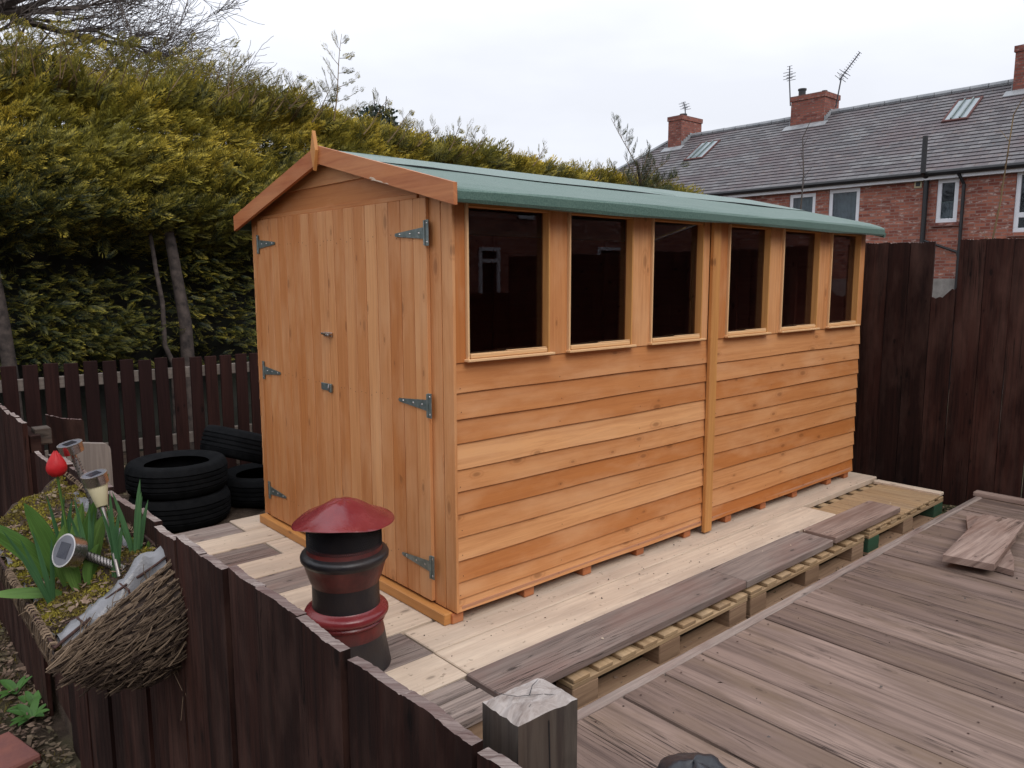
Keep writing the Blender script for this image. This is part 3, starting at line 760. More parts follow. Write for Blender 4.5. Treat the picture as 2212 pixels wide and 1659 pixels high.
# ================================================================== FENCES
def fboard(mb, y0, y1, zb, zt, x, th, mat, jag=.004, slope=0, along='y', ends='end_grain', tint=None):
    """vertical board, outline in (horizontal, z), jagged sawn top"""
    if tint is None: tint = random.random()
    n = 26; pts = [(y0, zb), (y1, zb)]
    ph = random.random()*9
    n2 = 10
    for i in range(1, n2): 
        t = i/n2; pts.append((y1+.0016*math.sin(t*9+ph), zb+(zt-.01-zb)*t))
    for i in range(n+1):
        t = i/n; pts.append((y1+(y0-y1)*t, zt+slope*(t-.5)+random.uniform(-jag, jag)*(.6 if i % 2 else -.6)+jag*.8*math.sin(t*7+ph)))
    for i in range(1, n2):
        t = 1-i/n2; pts.append((y0+.0016*math.sin(t*8+ph*2), zb+(zt-.01-zb)*t))
    top = lambda p, q: ends if (p[1] > zt-.02-abs(slope) and q[1] > zt-.02-abs(slope)) else None
    fr = (lambda a, b, c: Vector((c, a, b))) if along == 'y' else (lambda a, b, c: Vector((a, c, b)))
    mb.prism(pts, x, x+th, mat, fr, tint=tint, gaxis=1, side_mat=top)
FX = -1.185
nf = empty('timber_fence', (FX, -.1, LZ), 'dark brown close boarded garden fence with pale sawn tops in the foreground', 'fence')
ys = [-1.616, -1.42, -1.219, -1.024, -.796, -.616, -.463, -.3, -.13, .05, .23, .41, .59, .76, .93, 1.10, 1.37]
ys = [-1.616, -1.42, -1.219, -1.024, -.80, -.616, -.44, -.25, -.06, .13, .32, .51, .70, .89, 1.08, 1.22, 1.37]
for i in range(len(ys)-1):
    m = MB(); dx = [0, .006, -.004, .003, .012, 0, .004][i % 7]
    fboard(m, ys[i]+.004, ys[i+1]-.004, LZ-.05, .708-.012*(i % 3 == 1)-(.004*i if i > 4 else 0), FX+dx-.006, .022, 'dark_fence', jag=.0025, slope=[.0, .008, -.004, .006][i % 4])
    m.build('board', nf)
for j, (a, b, z) in enumerate([(-1.83, -1.625, .705), (-2.04, -1.835, .70), (-2.25, -2.045, .70), (-2.46, -2.255, .70)]):
    m = MB(); fboard(m, a, b, LZ-.05, z, FX-.006, .022, 'dark_fence', jag=.003); m.build('board', nf)
for z in (.50, -.2):
    m = MB(); m.box((FX+.043, -.55, z), (.045, 3.84, .07), 'dark_fence', grain=1); m.build('rail', nf)
# square post
m = MB(); pc = Vector((-1.039, -1.576, 0)); s2 = .058
n = 10; base = len(m.v)
tp = []
for i in range(n+1):
    for j in range(n+1):
        x = -s2+2*s2*i/n; y = -s2+2*s2*j/n
        z = .715+.012*(x/s2)*.5-.008*(y/s2)+random.uniform(-.0022, .0022)-.010*max(abs(x), abs(y))**4/s2**4
        m.v.append((pc.x+x, pc.y+y, z)); tp.append(z)
mi = m.mat('post_top')
for i in range(n):
    for j in range(n):
        a = base+i*(n+1)+j; m.face((a, a+n+1, a+n+2, a+1), [(m.v[q][0], m.v[q][1], 3) for q in (a, a+n+1, a+n+2, a+1)], .7, mi)
mi = m.mat('post_wood')
for side in range(4):
    ids = [base+k for k in ([i*(n+1) for i in range(n+1)], [n*(n+1)+j for j in range(n+1)], [i*(n+1)+n for i in range(n, -1, -1)], [j for j in range(n, -1, -1)])[side]]
    for q in range(n):
        a, b = ids[q], ids[q+1]; pa, pb = m.v[a], m.v[b]; c0 = len(m.v)
        m.v += [(pa[0], pa[1], LZ-.1), (pb[0], pb[1], LZ-.1)]
        m.face((c0, c0+1, b, a), [(LZ-.1, q/n*.11, side*7), (LZ-.1, (q+1)/n*.11, side*7), (pb[2], (q+1)/n*.11, side*7), (pa[2], q/n*.11, side*7)], .3 if side in (0, 3) else .7, mi)
cr_, sr_ = math.cos(R(-10)), math.sin(R(-10)); m.v = [(pc.x+(x-pc.x)*cr_-(y-pc.y)*sr_, pc.y+(x-pc.x)*sr_+(y-pc.y)*cr_, z) for x, y, z in m.v]
po = m.build('post', nf, label='thick square post with cracked whitish top')
# cracks in the post top (dark slits)
m = MB()
def crack(pts, wd):
    for (a, b) in zip(pts[:-1], pts[1:]):
        a = Vector(a); b = Vector(b); d = (b-a).normalized(); nrm = Vector((-d.y, d.x, 0)) if abs(d.z) < .9 else Vector((0, 1, 0))
        m.poly([a-nrm*wd/2, b-nrm*wd*.3, b+nrm*wd*.3, a+nrm*wd/2], 'black_plastic')
zt = .7185
crack([(pc.x-.004, pc.y-.005, zt), (pc.x-.022, pc.y+.006, zt+.0), (pc.x-.034, pc.y+.024, zt), (pc.x-.040, pc.y+.045, zt-.002)], .0022)
crack([(pc.x-.004, pc.y-.005, zt), (pc.x+.014, pc.y-.018, zt+.001), (pc.x+.03, pc.y-.040, zt+.003)], .0018)
crack([(pc.x-.004, pc.y-.005, zt), (pc.x+.018, pc.y+.012, zt+.002), (pc.x+.040, pc.y+.020, zt+.002)], .0018)
crack([(pc.x-.01, pc.y-.02, zt), (pc.x-.028, pc.y-.030, zt-.001)], .0012)
m.build('crack', po)
m = MB()
for k in range(4):
    xs_ = [.0, .004, -.002, .006, .001]; z0 = .70-.12*k; z1 = z0-.12; yy = -s2-.0008
    q4 = [(xs_[k]-.0012, z0), (xs_[k+1]-.0012, z1), (xs_[k+1]+.0012, z1), (xs_[k]+.0012, z0)]
    m.poly([(pc.x+a*cr_-yy*sr_, pc.y+a*sr_+yy*cr_, z) for a, z in q4], 'black_plastic')
m.build('crack', po)
# further fence run to the left
lf = empty('timber_fence', (-1.2, 2.9, LZ), 'dark brown boarded fence at the left edge behind the tulip', 'fence')
y = 1.98; i = 0
while y < 4.4:
    m = MB(); fboard(m, y, y+.185, LZ-.05, .695+.006*math.sin(i*2.2), -1.205, .022, 'dark_fence', jag=.003); m.build('board', lf); y += .192; i += 1
m = MB(); m.box((-1.150, 3.2, .58), (.05, 2.4, .09), 'dark_fence', grain=1, tint=.3); m.build('rail', lf)
m = MB(); fboard(m, -1.06, -.885, GZ-.1, .665, 2.2, .03, 'dark_fence', along='x', slope=.05); m.box((-1.105, 2.10, .605), (.075, .10, .085), 'post_wood'); m.build('return_board', lf)
# grey rounded board between
m = MB()
pts = [(-1.13, GZ-.3), (-.925, GZ-.3), (-.925, .60)]
for k in range(7):
    t = k/6*math.pi/2; pts.append((-.955+.03*math.cos(t), .60+.035*math.sin(t)))
pts += [(-1.03, .648), (-1.10, .655), (-1.13, .655)]
m.prism(pts, 1.5, 1.54, 'rail_grey', lambda a, b, c: Vector((a, c, b)), tint=.6, gaxis=1)
m.build('gate_post', label='grey weathered round shouldered board standing behind the solar lights', cat='fence post')
# gap board
m = MB(); fboard(m, 1.385, 1.60, LZ-.05, .60, -1.17, .02, 'dark_fence'); fboard(m, 1.62, 1.95, LZ+.12, .55, -1.168, .02, 'dark_fence')
m.build('fence_gate', label='low dark boarded gate between the two fence runs', cat='gate')

# picket fence behind the tyres
pk = empty('picket_fence', (.3, 3.9, GZ), 'dark brown picket fence with gaps below the hedge', 'fence')
xs_ = [-1.17, -1.021, -.894, -.766, -.634, -.507, -.373, -.253, -.126, .001, .132, .266, .389, .51, .64, .763]
x = .89
while x < 4.1: xs_.append(x); x += .127
x = -1.31
while x > -3.2: xs_.append(x); x -= .13
for i, x in enumerate(xs_):
    m = MB(); zt = .79+random.uniform(-.008, .008)-.012*x
    m.box((x+.048, 3.9, (zt+GZ)/2), (.094, .02, zt-GZ), 'picket_wood', grain=2, b=.003, rot=Matrix.Rotation(random.uniform(-.008, .008), 3, 'Y')); m.build('picket', pk)
for z in (.66, .12):
    m = MB(); m.box((.45, 3.94, z), (7.4, .04, .085), 'rail_grey'); m.build('rail', pk)
# tall fence at the far right
tf = empty('tall_fence', (4.13, -1.5, GZ), 'tall dark stained board fence with one broken short board at the right', 'fence')
bs = [(.366, .531, 1.67), (.198, .364, 1.67), (.034, .196, 1.666), (-.121, .032, 1.662), (-.286, -.123, 1.66), (-.450, -.288, None), (-.617, -.452, 1.668), (-.786, -.619, 1.668), (-.95, -.79, 1.66)]
y = -.955
while y > -4.3: bs.append((y-.165, y-.003, 1.655+random.uniform(-.01, .01))); y -= .168
y = .535
while y < 3.9: bs.append((y, y+.162, 1.67)); y += .166
for a, b, z in bs:
    m = MB()
    if z is None:
        pts = [(b-.002, GZ-.05), (b-.002, 1.20), (b-.002, 1.268), (b-.03, 1.255), (b-.055, 1.268), (b-.075, 1.262), (b-.11, 1.30), (b-.135, 1.325), (b-.152, 1.318), (a+.004, 1.33), (a+.004, GZ-.05)]
        m.prism(pts, 4.12, 4.142, 'dark_fence', lambda a, b, c: Vector((c, a, b)), gaxis=1)
        m.build('broken_board', tf, label='snapped board leaving a gap in the fence top')
    else:
        fboard(m, a+.001, b-.001, GZ-.05, z, 4.12+random.uniform(0, .006), .022, 'dark_fence', jag=.004); m.build('board', tf)
for z in (1.2, .2):
    m = MB(); m.box((4.17, -.2, z), (.05, 8.2, .08), 'dark_fence', grain=1); m.build('rail', tf)
# fence on the fourth side of the yard (seen only as a reflection in the shed glass)
rf = empty('yard_fence', (1.2, -4.4, GZ), 'tall brown board fence across the decking, reflected in the shed windows', 'fence')
m = MB(); x = -3.2
while x < 4.1: m.box((x+.08, -4.4, .50), (.16, .022, 1.48), 'dark_fence', grain=2); x += .165
m.build('boards', rf)

# ================================================================== TYRES
def tyre(loc, rot, label, Ro=.325, wid=.215):
    Ri = .205; h = wid/2
    prof = []
    tr = [(-h*.80, Ro-.012), (-h*.62, Ro-.002)]
    grooves = [-.45, -.15, .15, .45]
    zs = [(-h*.80, Ro-.012)]
    for g_ in grooves: zs += [(h*(g_-.05), Ro-.001), (h*(g_-.045), Ro-.009), (h*(g_+.045), Ro-.009), (h*(g_+.05), Ro-.001)]
    zs += [(h*.80, Ro-.012)]
    prof = [(Ri, -h*.72), (Ri+.02, -h*.86), (Ri+.05, -h*.98), (Ro-.055, -h), (Ro-.025, -h*.93)]+[(r, z) for z, r in zs]+[(Ro-.025, h*.93), (Ro-.055, h), (Ri+.05, h*.98), (Ri+.02, h*.86), (Ri, h*.72), (Ri+.012, h*.70), (Ro-.04, h*.75), (Ro-.03, 0), (Ro-.04, -h*.75), (Ri+.012, -h*.70)]
    m = MB()
    def jit(r, z, t, i):
        if 4 < i < 5+len(zs) and abs(z) > h*.5: return r-.004*((int(t/6.2832*72)) % 2), z
        return r, z
    m.lathe(prof, 'rubber', n=144, rot=rot, jit=jit, close=True)
    o = m.build('tyre', smooth=True, label=label, cat='tyre', group='old tyres by the picket fence'); o.location = loc; return o
I3 = Matrix.Identity(3)
tyre((-.19, 2.88, GZ+.112), I3, 'tyre at the bottom of the left stack, mostly in shade')
tyre((-.195, 2.89, GZ+.328), I3, 'tyre on top of the left stack with its open centre showing')
tyre((.475, 3.02, GZ+.112), I3, 'tyre lying flat behind the shed corner under the leaning tyre')
tyre((.40, 3.16, GZ+.385), Matrix.Rotation(R(20), 3, Vector((.05, 1, 0)).normalized()) @ Matrix.Rotation(R(-6), 3, 'X'), 'ribbed tyre leaning at a slant beside the shed corner')

# ================================================================== CHIMNEY POT
pot = empty('chimney_pot', (-.5, .03, -.05), 'old chimney pot painted black and red under a red metal cowl', 'chimney pot')
pc_ = (-.5, .03, 0)
def ring(name, prof, mat, matf=None, n=64, smooth=True, jit=None):
    m = MB(); m.lathe(prof, mat, c=pc_, n=n, matf=matf, jit=jit); return m.build(name, pot, smooth=smooth)
ring('body', [(.162, -.05), (.160, -.04), (.148, .03), (.141, .08), (.134, .118), (.133, .125)], 'pot_black', matf=lambda i: 'pot_black' if i < 3 else 'red_dull')
ring('lower_flange', [(.133, .122), (.138, .128), (.143, .132), (.145, .138), (.142, .143), (.145, .147), (.153, .152), (.157, .160), (.157, .172), (.152, .180), (.143, .185), (.130, .189), (.127, .193)], 'red_paint')
ring('neck', [(.127, .190), (.126, .20), (.125, .24), (.125, .275), (.126, .285)], 'pot_black')
ring('collar', [(.126, .28), (.130, .290), (.136, .305), (.145, .335), (.153, .362), (.157, .368), (.163, .375), (.164, .388), (.160, .397), (.150, .402), (.141, .405)], 'red_dull', matf=lambda i: 'red_dull' if i < 4 else 'pot_black')
ring('throat', [(.141, .402), (.139, .408), (.138, .425), (.136, .43), (.12, .43)], 'red_dull')
m = MB()   # wire mesh cage
for k in range(110):
    t = 2*math.pi*k/110
    for sg in (-1, 1):
        pts = []
        for q in range(5):
            tt = t+sg*q*.075; pts.append((pc_[0]+.1385*math.cos(tt), pc_[1]+.1385*math.sin(tt), .42+q*.0225))
        m.tube(pts, .0011, 'pot_black', n=3, cap=False)
m.lathe([(.128, .42), (.128, .51)], 'pot_black', c=pc_, n=40)
m.build('wire_cage', pot)
m = MB()
def hatj(r, z, t, i):
    k = (r/.19)**2; return r*(1+.012*math.sin(2*t+.6)), z+k*(.010*math.sin(2*t-.4)-.004*math.sin(3*t))+.0012*math.sin(7*t+i)
prof = [(.0005, .596), (.03, .5945), (.055, .588), (.08, .576), (.10, .564), (.13, .546), (.155, .534), (.172, .527), (.188, .522), (.1895, .520), (.187, .518), (.155, .530), (.10, .559), (.05, .584), (.0005, .591)]
m.lathe(prof, 'red_paint', c=pc_, n=72, jit=hatj); m.build('cowl', pot, smooth=True)

# ================================================================== HOUSE TERRACE (behind)
HX = 18.0; KS = (HX+1.8558)/17.8558
def hy(y16): return -2.4598+(y16+2.4598)*KS
def hz(z16): return 1.4103+(z16-1.4103)*KS
E_Z = hz(3.60); RD = 3.7; 
house = empty('terrace_house', (HX, hy(6), GZ-1), 'red brick terrace with grey slate roof, white windows and brick chimneys behind the fence', 'house')
def wallgrid(mb, x, y0, y1, z0, z1, holes, mat, flip=False):
    ys = sorted({y0, y1, *[h[0] for h in holes], *[h[1] for h in holes]}); zs = sorted({z0, z1, *[h[2] for h in holes], *[h[3] for h in holes]})
    for a, b in zip(ys[:-1], ys[1:]):
        for c, d in zip(zs[:-1], zs[1:]):
            my, mz = (a+b)/2, (c+d)/2
            if any(h[0] < my < h[1] and h[2] < mz < h[3] for h in holes): continue
            mb.poly([(x, a, c), (x, a, d), (x, b, d), (x, b, c)], mat, g=lambda p: (p.y, p.z))
wdefs = [(6.77, 7.44, 2.45, 3.415, 1), (5.71, 6.44, 2.45, 3.45, 1), (3.64, 4.06, 2.555, 3.465, 2), (1.3, 2.60, 2.29, 3.50, 3), (10.2, 11.2, 2.4, 3.4, 1), (12.4, 13.1, 2.4, 3.4, 1)]
holes = [(hy(a), hy(b), hz(c), hz(d)) for a, b, c, d, _ in wdefs]
YH0, YH1 = hy(-20), hy(15.8)
GB = GZ-1.0
mb = MB(); wallgrid(mb, HX, YH0, YH1, GB, E_Z+.05, holes, 'red_brick')
for h in holes:   # reveals
    d = .07
    mb.poly([(HX, h[0], h[2]), (HX, h[0], h[3]), (HX+d, h[0], h[3]), (HX+d, h[0], h[2])], 'red_brick', g=lambda p: (p.x, p.z))
    mb.poly([(HX, h[1], h[2]), (HX+d, h[1], h[2]), (HX+d, h[1], h[3]), (HX, h[1], h[3])], 'red_brick', g=lambda p: (p.x, p.z))
    mb.poly([(HX, h[0], h[3]), (HX, h[1], h[3]), (HX+d, h[1], h[3]), (HX+d, h[0], h[3])], 'red_brick', g=lambda p: (p.y, p.x))
    mb.poly([(HX, h[0], h[2]), (HX+d, h[0], h[2]), (HX+d, h[1], h[2]), (HX, h[1], h[2])], 'red_brick', g=lambda p: (p.y, p.x))
mb.poly([(HX, YH1, GB), (HX, YH1, E_Z), (HX+2*RD, YH1, E_Z), (HX+2*RD, YH1, GB)], 'red_brick', g=lambda p: (p.x, p.z))
mb.poly([(HX+2*RD, YH1, GB), (HX+2*RD, YH1, E_Z), (HX+2*RD, YH0, E_Z), (HX+2*RD, YH0, GB)], 'red_brick', g=lambda p: (p.y, p.z))
mb.build('brick_wall', house)
m = MB(); m.box((HX-.02, (YH0+YH1)/2, (GB+hz(1.375))/2), (.05, YH1-YH0, hz(1.375)-GB), 'concrete', grain=1); m.build('plinth', house)
for (a, b, c, d, kind), h in zip(wdefs, holes):
    y0, y1, z0, z1 = h; fx = HX+.05
    m = MB(); t = .095
    m.box((fx, (y0+y1)/2, z1-t/2), (.06, y1-y0, t), 'white_upvc', grain=1, b=.006); m.box((fx, (y0+y1)/2, z0+t/2), (.06, y1-y0, t), 'white_upvc', grain=1, b=.006)
    for y in (y0+t/2, y1-t/2): m.box((fx, y, (z0+z1)/2), (.058, t, z1-z0-2*t), 'white_upvc', grain=2, b=.006)
    if kind == 2: m.box((fx+.01, (y0+y1)/2, z0+(z1-z0)*.47), (.03, y1-y0-2*t, .02), 'steel', grain=1)
    if kind == 3:
        m.box((fx, (y0+y1)/2, z0+(z1-z0)*.28), (.058, y1-y0-2*t, t*1.2), 'white_upvc', grain=1, b=.006)
        m.box((fx, (y0+y1)/2, (z0+z1)/2), (.056, t*1.2, z1-z0-2*t), 'white_upvc', grain=2, b=.006)
    wf = m.build('window', house)
    m = MB(); m.box((fx, (y0+y1)/2, (z0+z1)/2), (.01, y1-y0-2*t, z1-z0-2*t), 'house_glass', b=.001); m.build('pane', wf)
    m = MB(); m.box((HX-.015, (y0+y1)/2, z0-.05), (.09, y1-y0+.16, .085), 'chimney_brick' if kind == 2 else 'red_brick', grain=1); m.build('sill', wf)
    if kind in (1, 2):
        m = MB(); n = 22; base = len(m.v); mi = m.mat('curtain')
        for i in range(n+1):
            yy = y0+(y1-y0)*i/n; xx_ = HX+.16+.02*math.sin(i*2.1)
            m.v += [(xx_, yy, z0), (xx_, yy, z1 if kind == 1 else z0+(z1-z0)*.48)]
        for i in range(n): m.face((base+2*i, base+2*i+2, base+2*i+3, base+2*i+1), [(0, 0, 0)]*4, .5, mi)
        m.build('curtain', wf)
m = MB(); m.box((HX+.6, (YH0+YH1)/2, (GB+E_Z)/2), (.02, YH1-YH0-.1, E_Z-GB), 'black_plastic', grain=1); m.build('room_back', house)
# roof: lapped courses
PI_ = math.atan2(hz(5.9)-E_Z-.05, RD); RIDGE_Z = E_Z+.05+RD*math.tan(PI_); YHIP = hy(15.3)
def slate_roof(mb, side=-1):
    Ls = RD/math.cos(PI_)+.2; nr = int(Ls/.19)+1
    for i in range(nr):
        s0 = -.2+i*.19; s1 = min(s0+.215, Ls-.2+.02)
        def pt(s, lift): 
            x = s*math.cos(PI_)-math.sin(PI_)*lift; z = E_Z+.05+s*math.sin(PI_)+math.cos(PI_)*lift
            return (HX+x) if side < 0 else (HX+2*RD-x), z
        xa, za = pt(s0, .022); xb, zb = pt(s1, 0); xc, zc = pt(s0, 0)
        yh_a = YH1+.2-(s0/Ls)*3.1*0-max(0, s0)*math.cos(PI_)*.75; yh_b = YH1+.2-max(0, s1)*math.cos(PI_)*.75
        A = YH0
        mb.poly([(xa, A, za), (xb, A, zb), (xb, yh_b, zb), (xa, yh_a, za)] if side > 0 else [(xa, A, za), (xa, yh_a, za), (xb, yh_b, zb), (xb, A, zb)], 'slate', g=lambda p: (p.y+.5*0, (s0 if abs(p.z-za) < 1e-5 else s1)+.2))
        mb.poly([(xc, A, zc), (xc, yh_a, zc), (xa, yh_a, za), (xa, A, za)], 'slate', g=lambda p: (p.y, s0+.2+.001))
mb = MB(); slate_roof(mb, -1); slate_roof(mb, 1)
yr = YH1+.2-RD*.75
mb.poly([(HX-.17, YH1+.2, E_Z-.05), (HX+RD, yr, RIDGE_Z), (HX+2*RD+.17, YH1+.2, E_Z-.05)][::-1], 'slate', g=lambda p: (p.x, p.z*1.3))
rf_ = mb.build('slate_roof', house)
m = MB(); yy = YH0
while yy < yr-.1:
    m.tube([(HX+RD, yy, RIDGE_Z+.02+random.uniform(0, .01)), (HX+RD, yy+.43, RIDGE_Z+.02+random.uniform(0, .01))], .085, 'lead', n=8); yy += .45
m.tube([(HX+RD, yr, RIDGE_Z+.02), (HX+.0, YH1+.2-.1, E_Z+.1)], .07, 'lead', n=6)
m.build('ridge_tiles', rf_)
m = MB(); m.tube([(HX-.22, YH0, E_Z-.02), (HX-.22, YH1+.2, E_Z-.02)], .065, 'black_plastic', n=8); m.build('gutter', house)
m = MB(); m.box((HX-.10, (YH0+YH1)/2, E_Z-.10), (.10, YH1-YH0, .12), 'white_upvc', grain=1); m.build('fascia', house)
m = MB(); y = hy(4.26); m.tube([(HX-.09, y, hz(1.9)), (HX-.09, y, E_Z-.12), (HX-.33, y, E_Z+.0), (HX-.33, y, hz(4.35))], .058, 'black_plastic', n=10)
m.tube([(HX-.09, y, hz(2.2)), (HX-.09, hy(3.56), hz(1.93)), (HX-.09, hy(3.50), hz(1.75))], .03, 'black_plastic', n=8); m.build('soil_pipe', house)
m = MB(); y = hy(3.52); m.tube([(HX-.2, hy(3.62), E_Z-.05), (HX-.09, y, E_Z-.32), (HX-.09, y, GB)], .038, 'black_plastic', n=10); m.build('downpipe', house)
m = MB(); m.box((HX-.012, hy(4.45), hz(3.40)), (.03, .17, .17), 'diffuser'); m.box((HX-.03, hy(4.45), hz(3.40)), (.012, .10, .10), 'black_plastic'); m.build('air_vent', house)
def rx(y, s0, s1): pass
def skylight(ya, yb, sa, sb, label):
    m = MB(); ct, st = math.cos(PI_), math.sin(PI_)
    def fr(a, b, c): return Vector((HX+b*ct-st*c, a, E_Z+.05+b*st+ct*c))
    for (a, b, c, d) in ((ya, yb, sa, sa+.07), (ya, yb, sb-.05, sb), (ya, ya+.05, sa+.07, sb-.05), (yb-.05, yb, sa+.07, sb-.05)):
        m.prism([(a, c), (b, c), (b, d), (a, d)][::-1], .01, .05, 'rust_frame', fr)
    n = 3
    for i in range(1, n): y = ya+(yb-ya)*i/n; m.prism([(y-.015, sa+.07), (y+.015, sa+.07), (y+.015, sb-.05), (y-.015, sb-.05)][::-1], .03, .085, 'steel', fr)
    w_ = m.build('roof_window', rf_)
    m = MB(); m.prism([(ya+.05, sa+.07), (yb-.05, sa+.07), (yb-.05, sb-.05), (ya+.05, sb-.05)][::-1], .03, .04, 'skylight_glass', fr); m.build('pane', w_)
def chimney(ya, yb, ztop, xw=.62, pots=(), label=None, dx=0):
    cx_ = HX+RD+dx; z0 = RIDGE_Z-1.1
    m = MB(); x0_, x1_ = cx_-xw, cx_+xw
    def sd(x0_, x1_, ya, yb, z0, z1):
        m.poly([(x0_, ya, z0), (x0_, ya, z1), (x0_, yb, z1), (x0_, yb, z0)], 'chimney_brick', g=lambda p: (p.y, p.z))
        m.poly([(x0_, ya, z0), (x1_, ya, z0), (x1_, ya, z1), (x0_, ya, z1)], 'chimney_brick', g=lambda p: (p.x, p.z))
        m.poly([(x0_, yb, z0), (x0_, yb, z1), (x1_, yb, z1), (x1_, yb, z0)], 'chimney_brick', g=lambda p: (p.x, p.z))
        m.poly([(x1_, ya, z0), (x1_, yb, z0), (x1_, yb, z1), (x1_, ya, z1)], 'chimney_brick', g=lambda p: (p.y, p.z))
        m.poly([(x0_, ya, z1), (x1_, ya, z1), (x1_, yb, z1), (x0_, yb, z1)], 'concrete')
        m.poly([(x0_, ya, z0), (x0_, yb, z0), (x1_, yb, z0), (x1_, ya, z0)], 'chimney_brick')
    sd(x0_, x1_, ya, yb, z0, ztop-.15); sd(x0_-.03, x1_+.03, ya-.03, yb+.03, ztop-.15, ztop)
    c = m.build('chimney', rf_)
    m = MB(); ct, st = math.cos(PI_), math.sin(PI_)   # lead flashing apron on the near slope
    s = (x0_-HX)/ct
    fr = lambda a, b, c_: Vector((HX+b*ct-st*c_, a, E_Z+.05+b*st+ct*c_))
    m.prism([(ya-.15, s-.28), (yb+.15, s-.28), (yb+.15, s+.02), (ya-.15, s+.02)][::-1], .012, .03, 'lead', fr)
    for yy in (ya-.02, yb+.02):
        k = 5
        for i in range(k): m.box((x0_+(cx_-x0_)*(i+.5)/k, yy, E_Z+.05+(x0_+(cx_-x0_)*(i+.5)/k-HX)*math.tan(PI_)+.07), ((cx_-x0_)/k, .02, .17), 'lead')
    m.build('flashing', c)
    for (py, px_, h, r) in pots:
        m = MB(); m.lathe([(r, 0), (r, h-.06), (r*1.2, h-.05), (r*1.2, h), (r*.8, h)], 'pot_black', c=(cx_+px_, py, ztop), n=14); m.build('chimney_pot', c)
    return c
YS = lambda y: -2.4598+(y+2.4598)*(HX+RD+1.8558)/(16+3.5+1.8558)
ZS = lambda z: 1.4103+(z-1.4103)*(HX+RD+1.8558)/(16+3.5+1.8558)
# near corner x0: approx; main chimney
chimney(9.35, 10.44, 7.0, .46, pots=((10.34, 0, .30, .11), (9.6, 0, .12, .07)))
chimney(14.5, 15.07, 7.08, .60, pots=((14.87, 0, .16, .11),))
chimney(3.1, 4.345, 7.21, .46)
def aerial(base, top, boom_dir, blen, nel, el, label):
    t = empty('tv_aerial', base, label, 'aerial', 'television aerials on the chimneys')
    m = MB(); m.tube([base, top], .022, 'aerial', n=5); m.build('mast', t)
    m = MB(); b = Vector(boom_dir).normalized(); T_ = Vector(top); m.tube([T_-b*blen*.12, T_+b*blen], .018, 'aerial', n=4)
    s = Vector(el).normalized()
    for i in range(nel):
        p = T_+b*blen*(i/(nel-1)); hl = .12-.04*i/nel
        m.tube([p-s*hl, p+s*hl], .008, 'aerial', n=4)
    for k in (-.07, .07):
        p = T_+b*.05; o = b.cross(s)*k; 
        for q in (-.1, 0, .1): m.tube([p+o*1.6+b*q-s*.15, p+o*1.6+b*q+s*.15], .010, 'aerial', n=4)
    m.build('antenna', t); return t
cxh = HX+RD
aerial((cxh, 10.72, 6.85), (cxh, 10.80, 7.72), (0, .02, 1), .36, 5, (0, 1, 0), 'upright aerial left of the middle chimney')
aerial((cxh, 9.22, 6.55), (cxh, 9.09, 7.42), (.0, -.62, .72), .80, 12, (.2, .75, .6), 'long slanting aerial right of the middle chimney')
aerial((cxh, 14.78, 7.15), (cxh, 14.80, 7.45), (0, .4, 1), .22, 3, (0, 1, 0), 'small aerial on the left chimney')
skylight(4.98, 5.60, 2.62, 3.85, '')
skylight(12.85, 13.6, 2.48, 3.72, '')

# opposite house: only its reflection in the shed glass shows
oh = empty('opposite_house', (3, -13, GZ), 'red brick house reflected in the shed windows', 'house')
m = MB(); holes2 = [(x, x+1.1, z, z+1.2) for z in (.9, 3.3) for x in (-1, 3.2, 5.8)]+[(9.07, 9.68, 1.0, 2.1), (10.25, 10.75, 2.78, 3.5), (13.0, 14.0, 1.0, 2.2), (13.0, 14.0, 3.3, 4.4)]
def wg2(mb):
    xs = sorted({-8, 17.6, *[h[0] for h in holes2], *[h[1] for h in holes2]}); zs = sorted({GZ, 5.2, *[h[2] for h in holes2], *[h[3] for h in holes2]})
    for a, b in zip(xs[:-1], xs[1:]):
        for c, d in zip(zs[:-1], zs[1:]):
            mb.poly([(a, -11, c), (b, -11, c), (b, -11, d), (a, -11, d)][::-1], 'house_void' if any(h[0] < (a+b)/2 < h[1] and h[2] < (c+d)/2 < h[3] for h in holes2) else 'red_brick', g=lambda p: (p.x, p.z))
wg2(m)
m.poly([(17.6, -11, GZ), (17.6, -18, GZ), (17.6, -18, 5.2), (17.6, -11, 5.2)], 'red_brick', g=lambda p: (p.y, p.z)); m.poly([(-8, -11, GZ), (-8, -11, 5.2), (-8, -18, 5.2), (-8, -18, GZ)], 'red_brick', g=lambda p: (p.y, p.z))
m.build('brick_wall', oh)
m = MB(); m.poly([(-8.2, -10.8, 5.15), (17.8, -10.8, 5.15), (17.8, -14.5, 7.6), (-8.2, -14.5, 7.6)], 'slate', g=lambda p: (p.x, -p.y*1.2)); m.poly([(-8.2, -18.2, 5.15), (-8.2, -14.5, 7.6), (17.8, -14.5, 7.6), (17.8, -18.2, 5.15)], 'slate', g=lambda p: (p.x, -p.y*1.2)); m.build('slate_roof', oh)
for h in holes2:
    m = MB()
    for z in (h[2]+.04, h[3]-.04, h[2]+.8): m.box(((h[0]+h[1])/2, -10.97, z), (h[1]-h[0], .05, .08), 'white_upvc')
    for x in (h[0]+.04, h[1]-.04): m.box((x, -10.968, (h[2]+h[3])/2), (.08, .05, h[3]-h[2]), 'white_upvc', grain=2)
    m.build('window', oh)

